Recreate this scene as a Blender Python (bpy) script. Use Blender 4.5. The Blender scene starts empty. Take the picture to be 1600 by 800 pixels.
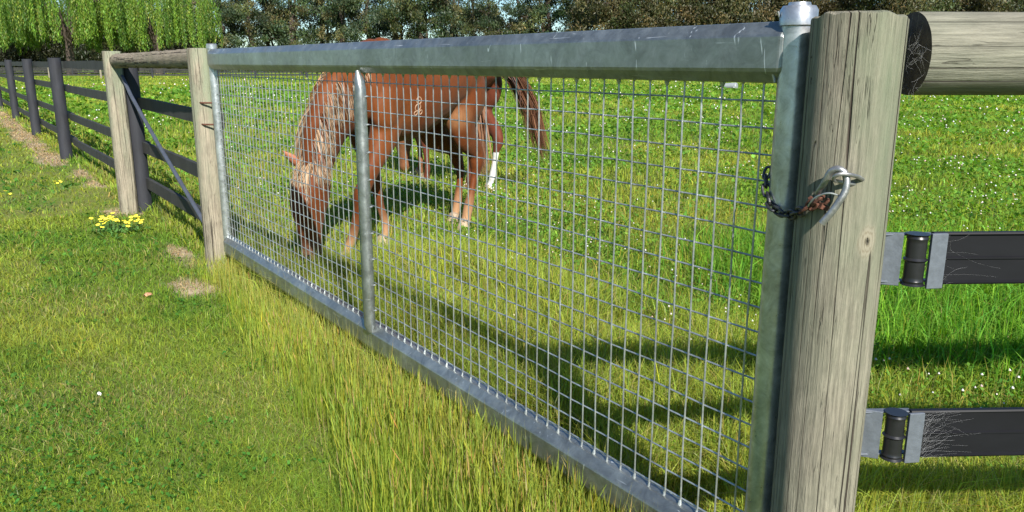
import bpy, math, random
import numpy as np
from mathutils import Vector, Matrix, noise as mnoise

random.seed(7)
RNG = np.random.default_rng(11)
C = bpy.context.scene.collection
scene = bpy.context.scene

# ------------------------------------------------------------------ camera
cam_pos = Vector((0.9833, -1.2638, 1.2398))
YAW, PITCH, FPX = -0.9604, 0.2366, 1253.5
fw = Vector((math.sin(YAW) * math.cos(PITCH), math.cos(YAW) * math.cos(PITCH), -math.sin(PITCH)))
rt = Vector((math.cos(YAW), -math.sin(YAW), 0))
up = rt.cross(fw)
cd = bpy.data.cameras.new("camera")
cam = bpy.data.objects.new("camera", cd)
C.objects.link(cam)
cam.matrix_world = Matrix(((rt.x, up.x, -fw.x, cam_pos.x), (rt.y, up.y, -fw.y, cam_pos.y),
                           (rt.z, up.z, -fw.z, cam_pos.z), (0, 0, 0, 1)))
cd.sensor_width = 36
cd.lens = FPX * 36 / 1600
cd.clip_start = 0.02
cd.clip_end = 3000
scene.camera = cam

# ------------------------------------------------------------------ light
sun_dir = Vector((1.38, -0.44, 1.0)).normalized()
elev = math.asin(sun_dir.z)
azim = math.atan2(sun_dir.x, sun_dir.y)          # clockwise from +Y
w = bpy.data.worlds.new("World")
scene.world = w
w.use_nodes = True
nt = w.node_tree
sky = nt.nodes.new("ShaderNodeTexSky")
sky.sky_type = 'NISHITA'
sky.sun_disc = False
sky.sun_elevation = elev
sky.sun_rotation = azim
sky.air_density = 1.0
sky.dust_density = 0.0
sky.ozone_density = 1.0
tint = nt.nodes.new("ShaderNodeMix"); tint.data_type = 'RGBA'; tint.blend_type = 'MULTIPLY'
tint.inputs[0].default_value = 1.0; tint.inputs[7].default_value = (.62, .83, 1.02, 1)
nt.links.new(sky.outputs[0], tint.inputs[6]); nt.links.new(tint.outputs[2], nt.nodes["Background"].inputs[0])
nt.nodes["Background"].inputs[1].default_value = 0.074
sl = bpy.data.lights.new("sun", 'SUN')
sl.energy = 5.0
sl.angle = math.radians(0.53)
sl.color = (1.0, 0.955, 0.87)
so = bpy.data.objects.new("sun", sl)
C.objects.link(so)
so.rotation_euler = sun_dir.to_track_quat('Z', 'Y').to_euler()
scene.view_settings.view_transform = 'Standard'
scene.view_settings.look = 'None'
scene.view_settings.gamma = 1
scene.view_settings.exposure = 0.92
scene.view_settings.use_curve_mapping = False
scene.cycles.max_bounces = 6
scene.cycles.transparent_max_bounces = 6

# ------------------------------------------------------------------ helpers
def tag(o, label=None, cat=None, group=None, kind=None):
    if label: o['label'] = label
    if cat: o['category'] = cat
    if group: o['group'] = group
    if kind: o['kind'] = kind
    return o

def empty(name, loc=(0, 0, 0), rz=0.0, **k):
    o = bpy.data.objects.new(name, None)
    C.objects.link(o)
    o.location = loc
    o.rotation_euler = (0, 0, rz)
    o.empty_display_size = 0.2
    return tag(o, **k)

class MB:
    """collects verts / faces, builds one mesh object"""
    def __init__(s): s.v = []; s.f = []; s.c = None
    def add(s, v, f):
        n = len(s.v)
        s.v += [tuple(p) for p in v]
        s.f += [tuple(i + n for i in q) for q in f]
    def build(s, name, mat, parent=None, smooth=True, loc=None):
        me = bpy.data.meshes.new(name)
        me.from_pydata(s.v, [], s.f)
        me.materials.append(mat)
        if smooth: me.polygons.foreach_set('use_smooth', [True] * len(me.polygons))
        me.update()
        if smooth: me.set_sharp_from_angle(angle=math.radians(33))
        o = bpy.data.objects.new(name, me)
        C.objects.link(o)
        if parent: o.parent = parent
        if loc: o.location = loc
        return o

def frames(path, upv=None):
    path = [Vector(p) for p in path]
    ts = []
    for i in range(len(path)):
        a = path[max(0, i - 1)]; b = path[min(len(path) - 1, i + 1)]
        t = (b - a)
        ts.append(t.normalized() if t.length > 1e-9 else Vector((0, 0, 1)))
    n = Vector(upv) if upv is not None else (Vector((0, 0, 1)) if abs(ts[0].z) < .9 else Vector((1, 0, 0)))
    out = []
    for t in ts:
        if upv is not None: n = Vector(upv)
        n = (n - t * n.dot(t)).normalized()
        out.append((t, n, t.cross(n).normalized()))
    return path, out

def tube(mb, path, r, n=10, cap=True, upv=None, jit=0, closed=False):
    """r: number or list of radii or list of (side, up) radii"""
    path, fr = frames(path, upv)
    if not isinstance(r, (list, tuple)): r = [r] * len(path)
    V = []; F = []
    for i, (p, (t, nn, b)) in enumerate(zip(path, fr)):
        ra, rb = r[i] if isinstance(r[i], (list, tuple)) else (r[i], r[i])
        for k in range(n):
            a = 2 * math.pi * k / n
            j = 1 + (random.uniform(-jit, jit) if jit else 0)
            V.append(p + b * (math.cos(a) * ra * j) + nn * (math.sin(a) * rb * j))
    m = len(path)
    for i in range(m - 1):
        for k in range(n):
            a = i * n + k; c = i * n + (k + 1) % n
            F.append((a, c, c + n, a + n))
    if closed:
        for k in range(n):
            a = (m - 1) * n + k; c = (m - 1) * n + (k + 1) % n
            F.append((a, c, (k + 1) % n, k))
    elif cap:
        F.append(tuple(range(n - 1, -1, -1)))
        F.append(tuple(range((m - 1) * n, m * n)))
    mb.add(V, F)

def spline(pts, per=6):
    pts = [Vector(p) for p in pts]
    out = []
    for i in range(len(pts) - 1):
        p0 = pts[max(0, i - 1)]; p1 = pts[i]; p2 = pts[i + 1]; p3 = pts[min(len(pts) - 1, i + 2)]
        for k in range(per):
            t = k / per
            out.append(0.5 * ((2 * p1) + (p2 - p0) * t + (2 * p0 - 5 * p1 + 4 * p2 - p3) * t * t + (3 * p1 - p0 - 3 * p2 + p3) * t ** 3))
    out.append(pts[-1])
    return out

def splinev(vals, per=6):
    vv = [Vector((v, 0, 0)) if not isinstance(v, (tuple, list)) else Vector((v[0], v[1], 0)) for v in vals]
    s = spline(vv, per)
    return [(p.x if not isinstance(vals[0], (tuple, list)) else (p.x, p.y)) for p in s]

def prism(mb, prof, x0, x1, bev=0.0):
    """profile in (y,z) extruded along x"""
    n = len(prof)
    V = [(x0, y, z) for y, z in prof] + [(x1, y, z) for y, z in prof]
    F = [(i, (i + 1) % n, (i + 1) % n + n, i + n) for i in range(n)]
    F += [tuple(range(n - 1, -1, -1)), tuple(range(n, 2 * n))]
    mb.add(V, F)

def box(mb, lo, hi, M=None, bev=0.0):
    x0, y0, z0 = lo; x1, y1, z1 = hi
    c = bev
    def rect(z, i): return [(x0 + i, y0 + i, z), (x1 - i, y0 + i, z), (x1 - i, y1 - i, z), (x0 + i, y1 - i, z)]
    if c:
        L = [rect(z0, c), rect(z0 + c, 0), rect(z1 - c, 0), rect(z1, c)]
    else:
        L = [rect(z0, 0), rect(z1, 0)]
    V = [Vector(p) for r_ in L for p in r_]
    F = [(3, 2, 1, 0)]
    for i in range(len(L) - 1):
        for k in range(4):
            a = i * 4 + k; b = i * 4 + (k + 1) % 4
            F.append((a, b, b + 4, a + 4))
    m = (len(L) - 1) * 4
    F.append((m, m + 1, m + 2, m + 3))
    if M is not None: V = [M @ v for v in V]
    mb.add(V, F)

def np_mesh(name, V, T, mat, col=None, parent=None, smooth=False):
    """V (n,3) float, T (m,3) int triangles, col (n,3) per vertex"""
    me = bpy.data.meshes.new(name)
    n = len(V); m = len(T)
    me.vertices.add(n)
    me.vertices.foreach_set('co', np.ascontiguousarray(V, dtype=np.float32).ravel())
    me.loops.add(m * 3)
    me.loops.foreach_set('vertex_index', np.ascontiguousarray(T, dtype=np.int32).ravel())
    me.polygons.add(m)
    me.polygons.foreach_set('loop_start', np.arange(0, m * 3, 3, dtype=np.int32))
    me.polygons.foreach_set('loop_total', np.full(m, 3, dtype=np.int32))
    if smooth: me.polygons.foreach_set('use_smooth', np.ones(m, dtype=bool))
    me.update(calc_edges=True)
    if col is not None:
        ca = me.color_attributes.new('Col', 'FLOAT_COLOR', 'POINT')
        cc = np.ones((n, 4), dtype=np.float32); cc[:, :3] = col
        ca.data.foreach_set('color', cc.ravel())
    me.materials.append(mat)
    o = bpy.data.objects.new(name, me)
    C.objects.link(o)
    if parent: o.parent = parent
    return o

# value noise in numpy, used for plant density and plant colour
_tab = RNG.random((256, 256))
def vnoise(x, y):
    xi = np.floor(x).astype(int); yi = np.floor(y).astype(int)
    fx = x - xi; fy = y - yi
    fx = fx * fx * (3 - 2 * fx); fy = fy * fy * (3 - 2 * fy)
    a = _tab[xi % 256, yi % 256]; b = _tab[(xi + 1) % 256, yi % 256]
    c = _tab[xi % 256, (yi + 1) % 256]; d = _tab[(xi + 1) % 256, (yi + 1) % 256]
    return (a * (1 - fx) + b * fx) * (1 - fy) + (c * (1 - fx) + d * fx) * fy
def fbm(x, y, s=1.0, o=3):
    r = 0; a = 1; t = 0
    for i in range(o):
        r = r + a * vnoise(x * s + 17.3 * i, y * s + 5.1 * i); t += a; a *= .5; s *= 2.03
    return r / t
def sstep(a, b, x):
    t = np.clip((x - a) / (b - a), 0, 1)
    return t * t * (3 - 2 * t)

# ------------------------------------------------------------------ materials
def newmat(name):
    m = bpy.data.materials.new(name)
    m.use_nodes = True
    return m, m.node_tree, m.node_tree.nodes["Principled BSDF"]
def N(nt, typ, **k):
    n = nt.nodes.new(typ)
    for a, b in k.items():
        if a.startswith('_'): setattr(n, a[1:], b)
        else: n.inputs[a.replace('__', ' ')].default_value = b
    return n
def ramp(nt, fac, stops, interp='LINEAR'):
    r = nt.nodes.new('ShaderNodeValToRGB')
    r.color_ramp.interpolation = interp
    while len(r.color_ramp.elements) < len(stops): r.color_ramp.elements.new(.5)
    for e, (p, c) in zip(r.color_ramp.elements, stops):
        e.position = p
        e.color = (*c, 1) if isinstance(c, (tuple, list)) else (c, c, c, 1)
    nt.links.new(fac, r.inputs[0])
    return r
def mixc(nt, fac, a, b, mode='MIX'):
    m = nt.nodes.new('ShaderNodeMix'); m.data_type = 'RGBA'; m.blend_type = mode
    for sock, v in ((m.inputs[0], fac), (m.inputs[6], a), (m.inputs[7], b)):
        if hasattr(v, 'links'): nt.links.new(v, sock)
        elif isinstance(v, (tuple, list)): sock.default_value = (*v, 1)
        else: sock.default_value = v
    return m.outputs[2]
def coords(nt, scale=(1, 1, 1)):
    tc = nt.nodes.new('ShaderNodeTexCoord')
    mp = nt.nodes.new('ShaderNodeMapping')
    mp.inputs['Scale'].default_value = scale
    nt.links.new(tc.outputs['Object'], mp.inputs[0])
    return mp.outputs[0]
def noise(nt, vec, scale, detail=4, rough=.6, dist=0):
    n = nt.nodes.new('ShaderNodeTexNoise')
    n.inputs['Scale'].default_value = scale; n.inputs['Detail'].default_value = detail
    n.inputs['Roughness'].default_value = rough; n.inputs['Distortion'].default_value = dist
    nt.links.new(vec, n.inputs['Vector'])
    return n.outputs['Fac']
def math_(nt, op, a, b=None, c=None):
    m = nt.nodes.new('ShaderNodeMath'); m.operation = op
    for s, v in zip(m.inputs, (a, b, c)):
        if v is None: continue
        if hasattr(v, 'links'): nt.links.new(v, s)
        else: s.default_value = v
    return m.outputs[0]
def bump(nt, h, bs, strength=.3, dist=.01):
    b = nt.nodes.new('ShaderNodeBump')
    b.inputs['Strength'].default_value = strength; b.inputs['Distance'].default_value = dist
    nt.links.new(h, b.inputs['Height']); nt.links.new(b.outputs[0], bs.inputs['Normal'])

def leafmat(name, trans=.35, rough=.55, spec=.3):
    m, nt, bs = newmat(name)
    a = nt.nodes.new('ShaderNodeVertexColor'); a.layer_name = 'Col'
    nt.links.new(a.outputs[0], bs.inputs['Base Color'])
    bs.inputs['Roughness'].default_value = rough
    bs.inputs['Specular IOR Level'].default_value = spec
    tr = nt.nodes.new('ShaderNodeBsdfTranslucent')
    hs = nt.nodes.new('ShaderNodeHueSaturation')
    hs.inputs['Hue'].default_value = .497; hs.inputs['Saturation'].default_value = 1.1; hs.inputs['Value'].default_value = 1.35
    nt.links.new(a.outputs[0], hs.inputs['Color'])
    nt.links.new(hs.outputs[0], tr.inputs[0])
    mx = nt.nodes.new('ShaderNodeMixShader'); mx.inputs[0].default_value = trans
    nt.links.new(bs.outputs[0], mx.inputs[1]); nt.links.new(tr.outputs[0], mx.inputs[2])
    nt.links.new(mx.outputs[0], nt.nodes['Material Output'].inputs[0])
    return m

def colmat(name, rough=.7, spec=.2, nscale=0, nstr=0):
    m, nt, bs = newmat(name)
    a = nt.nodes.new('ShaderNodeVertexColor'); a.layer_name = 'Col'
    c = a.outputs[0]
    if nscale:
        v = coords(nt)
        f = noise(nt, v, nscale, 5, .65)
        r_ = ramp(nt, f, [(.3, 1 - nstr), (.7, 1 + nstr)])
        c = mixc(nt, 1.0, c, r_.outputs[0], 'MULTIPLY')
        bump(nt, f, bs, .15, .004)
    nt.links.new(c, bs.inputs['Base Color'])
    bs.inputs['Roughness'].default_value = rough
    bs.inputs['Specular IOR Level'].default_value = spec
    return m

def wood(name, base=(.40, .365, .30), green=(.25, .30, .20), dark=(.045, .035, .028), greenamt=.5, zgreen=None, knot=None, crack=1.0, seed=0.0):
    m, nt, bs = newmat(name)
    tc = nt.nodes.new('ShaderNodeTexCoord')
    def mp(sc, rot=(0, 0, 0)):
        q = nt.nodes.new('ShaderNodeMapping'); q.inputs['Scale'].default_value = sc
        q.inputs['Location'].default_value = (seed, seed * .7, seed * .3)
        q.inputs['Rotation'].default_value = rot
        nt.links.new(tc.outputs['Object'], q.inputs[0]); return q.outputs[0]
    grain = noise(nt, mp((30, 30, 1.6)), 5, 6, .7, .3)
    fine = noise(nt, mp((90, 90, 5)), 4, 4, .7)
    broad = noise(nt, mp((6, 6, 1.5)), 1.5, 4, .6)
    col = ramp(nt, grain, [(.28, tuple(c * .58 for c in base)), (.5, base), (.72, tuple(min(1, c * 1.3) for c in base))]).outputs[0]
    fr = ramp(nt, fine, [(.3, .66), (.6, 1.12)]).outputs[0]
    col = mixc(nt, .8, col, fr, 'MULTIPLY')
    stre = noise(nt, mp((70, 70, .9)), 2.2, 4, .6, .1)
    col = mixc(nt, .5, col, ramp(nt, stre, [(.36, .62), (.5, 1.0), (.7, 1.15)]).outputs[0], 'MULTIPLY')
    blot = noise(nt, mp((9, 9, 4)), 2.0, 5, .7, .8)
    col = mixc(nt, .6, col, ramp(nt, blot, [(.35, .70), (.55, 1.05)]).outputs[0], 'MULTIPLY')
    gm = ramp(nt, broad, [(.38, 0.0), (.68, 1.0)]).outputs[0]
    gm = math_(nt, 'MULTIPLY', gm, greenamt)
    if zgreen is not None:
        sx = nt.nodes.new('ShaderNodeSeparateXYZ'); nt.links.new(tc.outputs['Object'], sx.inputs[0])
        mr = nt.nodes.new('ShaderNodeMapRange'); mr.inputs[1].default_value = zgreen[0]; mr.inputs[2].default_value = zgreen[1]
        mr.inputs[3].default_value = .35; mr.inputs[4].default_value = 1.6
        nt.links.new(sx.outputs[2], mr.inputs[0])
        gm = math_(nt, 'MULTIPLY', gm, mr.outputs[0]); 
        gm = math_(nt, 'MINIMUM', gm, .9)
    col = mixc(nt, gm, col, green)
    # long drying cracks: thin lines of a ridged, stretched noise
    n1 = noise(nt, mp((16, 16, .16)), 1.6, 3, .5, .2)
    n2 = noise(nt, mp((34, 34, 1.3)), 1.9, 3, .55, .5)
    c1 = math_(nt, 'ABSOLUTE', math_(nt, 'SUBTRACT', n1, .5))
    c2 = math_(nt, 'ABSOLUTE', math_(nt, 'SUBTRACT', n2, .52))
    gate1 = ramp(nt, noise(nt, mp((7, 7, 1.2)), 1.7, 3), [(.36, .15), (.5, 1)]).outputs[0]
    k1 = ramp(nt, c1, [(0, 1.0), (.006 * crack, .95), (.0115 * crack, 0)]).outputs[0]
    k2 = ramp(nt, c2, [(0, .8), (.0026 * crack, .45), (.0052 * crack, 0)]).outputs[0]
    gate = ramp(nt, noise(nt, mp((5, 5, 2.5)), 1.7, 2), [(.50, 0), (.60, .9)]).outputs[0]
    k2 = math_(nt, 'MULTIPLY', k2, gate)
    k1 = math_(nt, 'MULTIPLY', k1, gate1)
    k = math_(nt, 'MAXIMUM', k1, k2)
    if knot is not None:
        (kx, ky, kz, rad) = knot
        vm = nt.nodes.new('ShaderNodeVectorMath'); vm.operation = 'SUBTRACT'
        nt.links.new(tc.outputs['Object'], vm.inputs[0]); vm.inputs[1].default_value = (kx, ky, kz)
        v2 = nt.nodes.new('ShaderNodeVectorMath'); v2.operation = 'MULTIPLY'
        nt.links.new(vm.outputs[0], v2.inputs[0]); v2.inputs[1].default_value = (1, 1, .62)
        ln = nt.nodes.new('ShaderNodeVectorMath'); ln.operation = 'LENGTH'; nt.links.new(v2.outputs[0], ln.inputs[0])
        d = math_(nt, 'ADD', ln.outputs['Value'], math_(nt, 'MULTIPLY', math_(nt, 'SUBTRACT', fine, .5), .016))
        ring = math_(nt, 'SINE', math_(nt, 'MULTIPLY', d, 2 * math.pi / .006))
        ringm = ramp(nt, d, [(0, 1), (rad, 1), (rad * 1.6, 0)]).outputs[0]
        kc = ramp(nt, math_(nt, 'MULTIPLY_ADD', ring, .5, .5), [(0, (.19, .16, .11)), (.4, (.25, .225, .165)), (1, (.28, .25, .19))]).outputs[0]
        col = mixc(nt, math_(nt, 'MULTIPLY', ringm, .75), col, kc)
        k = math_(nt, 'MULTIPLY', k, math_(nt, 'SUBTRACT', 1.0, ringm))
        hole = ramp(nt, d, [(0, 1), (.0016, .9), (.0032, 0)]).outputs[0]
        k = math_(nt, 'MAXIMUM', k, hole)
    col = mixc(nt, k, col, dark)
    nt.links.new(col, bs.inputs['Base Color'])
    bs.inputs['Roughness'].default_value = .85
    bs.inputs['Specular IOR Level'].default_value = .15
    h = math_(nt, 'ADD', math_(nt, 'MULTIPLY', grain, .5), math_(nt, 'MULTIPLY', fine, .25))
    h = math_(nt, 'SUBTRACT', h, math_(nt, 'MULTIPLY', k, 1.3))
    bump(nt, h, bs, 1.0, .006)
    return m

def galv(name, base=.52, rough=(.26, .42), metal=1.0, tint=(.93, 1.0, 1.02), scale=1.0, scr=1.0):
    m, nt, bs = newmat(name)
    v = coords(nt)
    sp = noise(nt, v, 28 * scale, 5, .7)
    big = noise(nt, v, 5 * scale, 4, .6)
    b = base
    col = ramp(nt, sp, [(.3, tuple(b * .82 * t for t in tint)), (.7, tuple(min(1, b * 1.15 * t) for t in tint))]).outputs[0]
    bl = ramp(nt, big, [(.3, .74), (.7, 1.2)]).outputs[0]
    col = mixc(nt, 1.0, col, bl, 'MULTIPLY')
    mott = noise(nt, v, 17 * scale, 6, .75, 1.2)
    ml = ramp(nt, mott, [(.34, .70), (.50, 1.0), (.68, 1.28)]).outputs[0]
    col = mixc(nt, .85, col, ml, 'MULTIPLY')
    # scratches and runs: small pale zinc marks
    vz = coords(nt, (60, 60, 14))
    s1 = noise(nt, vz, 1.0, 2, .5, 1.5)
    sm = ramp(nt, s1, [(.70, 0), (.76, 1)]).outputs[0]
    v3 = nt.nodes.new('ShaderNodeMapping'); v3.inputs['Rotation'].default_value = (.3, .9, .4); v3.inputs['Scale'].default_value = (9, 9, 160)
    tc = nt.nodes.new('ShaderNodeTexCoord'); nt.links.new(tc.outputs['Object'], v3.inputs[0])
    s2 = ramp(nt, noise(nt, v3.outputs[0], 1.0, 3, .5, .4), [(.69, 0), (.75, .8)]).outputs[0]
    s = math_(nt, 'MULTIPLY', math_(nt, 'MAXIMUM', sm, s2), .55 * scr)
    col = mixc(nt, s, col, (.78, .82, .84))
    nt.links.new(col, bs.inputs['Base Color'])
    bs.inputs['Metallic'].default_value = metal
    r_ = ramp(nt, sp, [(.3, rough[0]), (.7, rough[1])]).outputs[0]
    r_ = math_(nt, 'ADD', r_, math_(nt, 'MULTIPLY', s, .3))
    nt.links.new(r_, bs.inputs['Roughness'])
    bump(nt, math_(nt, 'ADD', big, math_(nt, 'MULTIPLY', sp, .2)), bs, .12, .004)
    return m

def plain(name, col, rough=.6, metal=0, spec=.4, var=.15, scale=20, streak=None, bs_=.2):
    m, nt, bs = newmat(name)
    v = coords(nt, streak or (1, 1, 1))
    f = noise(nt, v, scale, 5, .65)
    c = ramp(nt, f, [(.3, tuple(x * (1 - var) for x in col)), (.7, tuple(min(1, x * (1 + var)) for x in col))]).outputs[0]
    nt.links.new(c, bs.inputs['Base Color'])
    bs.inputs['Roughness'].default_value = rough; bs.inputs['Metallic'].default_value = metal
    bs.inputs['Specular IOR Level'].default_value = spec
    bump(nt, f, bs, bs_, .003)
    return m

M_grass = leafmat('grass_blades', .5, .6, .12)
M_leaf = leafmat('tree_leaves', .25, .5, .35)
M_willow = leafmat('willow_leaves', .38, .5, .3)
M_flower = colmat('flower_petals', .7, .1)
M_post = wood('weathered_pine', base=(.222, .200, .154), green=(.140, .168, .108), greenamt=.55, zgreen=(.55, 1.25))
M_rail_wood = wood('weathered_pine_log', base=(.205, .192, .152), green=(.155, .170, .12), greenamt=.4, crack=1.2, seed=3.1)
M_pole2 = wood('treated_pine_pale', base=(.285, .245, .185), green=(.22, .25, .17), greenamt=.8, zgreen=(.4, 1.2), crack=.8, seed=7.7)
M_log2 = wood('old_grey_log', base=(.26, .215, .165), green=(.15, .14, .095), greenamt=.5, crack=1.2, seed=12.2)
M_endgrain = plain('weathered_end_grain', (.07, .055, .040), .9, var=.5, scale=60, bs_=.8)
M_rail = galv('galvanised_rail', .29, (.30, .52), metal=.78, tint=(.93, 1.0, .985), scale=.8, scr=1.3)
M_pipe = galv('galvanised_pipe', .50, (.26, .40), metal=.75, tint=(.96, .99, 1.03), scale=1.4, scr=.6)
M_wire = galv('galvanised_wire', .40, (.38, .52), metal=.7, tint=(.94, 1.0, 1.0), scr=.2)
M_weld = plain('weld_blobs', (.40, .42, .43), .4, .6, var=.2)
M_black = plain('black_stained_timber', (.022, .023, .029), .75, var=.35, scale=14, streak=(1, 1, .2), bs_=.35)
M_blackrail = plain('black_stained_boards', (.028, .028, .026), .8, var=.45, scale=9, streak=(1, 1, .3), bs_=.3)
M_brace = plain('grey_painted_brace', (.06, .068, .09), .5, var=.2)
M_plastic = plain('black_plastic_rail', (.007, .007, .009), .5, var=.3, scale=10, streak=(.3, .3, 1), spec=.22, bs_=.08)
M_plate = plain('grey_coated_bracket', (.13, .145, .17), .45, .35, var=.18, scale=60, bs_=.3)
M_roller = plain('black_rubber_sleeve', (.012, .012, .014), .35, var=.3, spec=.5)
M_hook = plain('dull_steel', (.30, .30, .30), .42, .75, var=.35, scale=90, bs_=.5)
M_rust = plain('rusty_steel', (.11, .045, .028), .9, .1, var=.5, scale=120, bs_=.9)
M_chain = plain('dark_chain_steel', (.07, .07, .075), .42, .8, var=.4, scale=80, bs_=.4)
M_web = plain('spider_silk', (.42, .42, .42), .6, var=.05)
M_bark_pale = wood('pale_gum_bark', base=(.40, .34, .28), green=(.22, .18, .14), dark=(.08, .06, .05), greenamt=.9, seed=2)
M_bark_dark = plain('dark_bark', (.07, .052, .042), .95, var=.4, scale=3, streak=(3, 3, .5), bs_=.6)

# ------------------------------------------------------------------ ground
DIRT = [(-3.62, -.21, .26, .15), (-4.6, -.10, .42, .07), (-6.33, -.13, .30, .17), (-8.3, -.08, .35, .06), (-9.3, -.05, .5, .10),
        (-11.3, -.18, 1.0, .16), (-13.2, -.16, .8, .14), (-15.4, -.16, 1.5, .20), (-18.5, -.14, 1.6, .22), (-22, -.15, 2.4, .26),
        (-27, -.15, 4, .3), (-34, -.15, 5, .35), (.15, .0, .12, .12)]
def dirt(x, y):
    d = np.zeros_like(x)
    nn = fbm(x, y, 7.0, 3)
    for cx, cy, rx, ry in DIRT:
        q = ((x - cx) / rx) ** 2 + ((y - cy) / ry) ** 2
        d = np.maximum(d, 1 - sstep(.5, 1.3, q + (nn - .5) * 1.4))
    return d
def lushness(x, y):
    a = 1 - sstep(.4, 1.25, ((x + .75) / 1.9) ** 2 + ((y - 3.1) / 1.35) ** 2)
    return a
def grid_axis(near0, near1, step, far0, far1, g=1.22):
    a = list(np.arange(near0, near1, step)); s = step; x = a[-1]
    while x < far1: s *= g; x += s; a.append(x)
    s = step; x = near0
    while x > far0: s *= g; x -= s; a.insert(0, x)
    return np.array(a)
gx = grid_axis(-24, 4, .09, -900, 500); gy = grid_axis(-4, 7, .09, -500, 900)
GX, GY = np.meshgrid(gx, gy, indexing='ij')
def ground_z(x, y):
    r = np.hypot(x, y)
    return (fbm(x, y, 1.3, 3) - .5) * .035 * (1 - sstep(15, 40, r)) + (fbm(x + 9, y, .09, 2) - .5) * .25 * sstep(9, 40, r)
def lawn_col(x, y):
    """base plant colour at a place (linear)"""
    n1 = fbm(x, y, .55, 3)[:, None]; n2 = fbm(x + 31, y - 7, 2.2, 3)[:, None]
    g1 = np.array([.175, .285, .045]); g2 = np.array([.31, .36, .070]); dk = np.array([.115, .235, .038])
    c = g1 + (g2 - g1) * sstep(.35, .65, n1)
    c = c + (dk - c) * .6 * sstep(.55, .75, n2)
    return c
xx = GX.ravel(); yy = GY.ravel()
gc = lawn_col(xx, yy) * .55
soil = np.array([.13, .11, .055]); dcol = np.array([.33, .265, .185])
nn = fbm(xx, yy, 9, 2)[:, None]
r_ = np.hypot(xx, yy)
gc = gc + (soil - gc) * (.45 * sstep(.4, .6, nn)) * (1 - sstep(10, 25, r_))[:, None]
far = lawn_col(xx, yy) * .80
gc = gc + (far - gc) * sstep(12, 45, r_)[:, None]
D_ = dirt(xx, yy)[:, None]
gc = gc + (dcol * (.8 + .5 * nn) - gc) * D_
ni, nj = GX.shape
idx = np.arange(ni * nj).reshape(ni, nj)
a = idx[:-1, :-1].ravel(); b = idx[1:, :-1].ravel(); c_ = idx[1:, 1:].ravel(); d_ = idx[:-1, 1:].ravel()
T = np.concatenate([np.stack([a, b, c_], 1), np.stack([a, c_, d_], 1)])
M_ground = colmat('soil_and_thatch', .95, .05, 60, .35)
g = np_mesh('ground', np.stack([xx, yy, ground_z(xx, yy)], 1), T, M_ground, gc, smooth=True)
tag(g, 'flat grassy ground with bare earth at the fence posts', 'ground', kind='structure')

# ------------------------------------------------------------------ grass
cx0, cy0 = cam_pos.x, cam_pos.y
yaw_dir = math.atan2(fw.y, fw.x)
def polar(n, r0, r1, a0=-.78, a1=.72, p=0.0):
    """points whose density falls off with the square of distance"""
    u = RNG.random(n); r = r0 * (r1 / r0) ** u
    th = yaw_dir + RNG.uniform(a0, a1, n)
    return cx0 + r * np.cos(th), cy0 + r * np.sin(th), r

def blades(x, y, h, wd, col, lean=.35, bend=.5, tipcol=None, basecol=.75, z0=None):
    n = len(x)
    th = RNG.uniform(0, 2 * np.pi, n)
    ph = RNG.uniform(0, 2 * np.pi, n)
    side = np.stack([np.cos(th), np.sin(th), np.zeros(n)], 1)
    ln = np.abs(RNG.normal(0, 1, n)) * lean
    ld = np.stack([np.cos(ph), np.sin(ph), np.zeros(n)], 1)
    z = ground_z(x, y) - .003 if z0 is None else z0
    b = np.stack([x, y, z], 1)
    upv = np.array([0, 0, 1.0])
    h_ = h[:, None]; w_ = wd[:, None]
    m = b + upv * h_ * .55 + ld * h_ * (ln * .45)[:, None]
    bd = np.clip(ln * (1 + bend), 0, 1.3)[:, None]
    t = b + upv * h_ * (1 - .25 * bd) + ld * h_ * bd
    V = np.stack([b - side * w_ * .5, b + side * w_ * .5, m - side * w_ * .42, m + side * w_ * .42, t], 1)
    i = (np.arange(n) * 5)[:, None]
    T = np.concatenate([i + np.array([[0, 1, 2]]), i + np.array([[1, 3, 2]]), i + np.array([[2, 3, 4]])])
    tc = col if tipcol is None else tipcol
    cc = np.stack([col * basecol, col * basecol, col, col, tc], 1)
    return V.reshape(-1, 3), T, cc.reshape(-1, 3)
def join(parts):
    V = []; T = []; Cc = []; o = 0
    for v, t, c in parts:
        V.append(v); T.append(t + o); Cc.append(c); o += len(v)
    return np.concatenate(V), np.concatenate(T), np.concatenate(Cc)
def vary(col, s=.22, hue=.12):
    n = len(col)
    k = np.exp(RNG.normal(0, s, n))[:, None]
    hu = np.exp(RNG.normal(0, hue, n))[:, None]
    c = col * k
    c[:, :1] *= hu; c[:, 2:] /= hu
    c[:, 2] *= .78
    return np.clip(c, 0, .8)

yel = np.array([.26, .35, .055]); olive = np.array([.215, .30, .045]); dry = np.array([.40, .36, .17]); lush = np.array([.12, .27, .035])
def zone_mask_road(x, y): return y < -.0
def gateband(x, y):
    """strip of long seeding grass along the road side of the gate"""
    wdt = .10 + .25 * sstep(-3.6, -.5, x)
    wdt = wdt * (.55 + .9 * fbm(x, y, 2.2, 2))
    return sstep(-.16, .16, y + wdt) * (x > -3.75) * (x < .9) * (y < .02)

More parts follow.
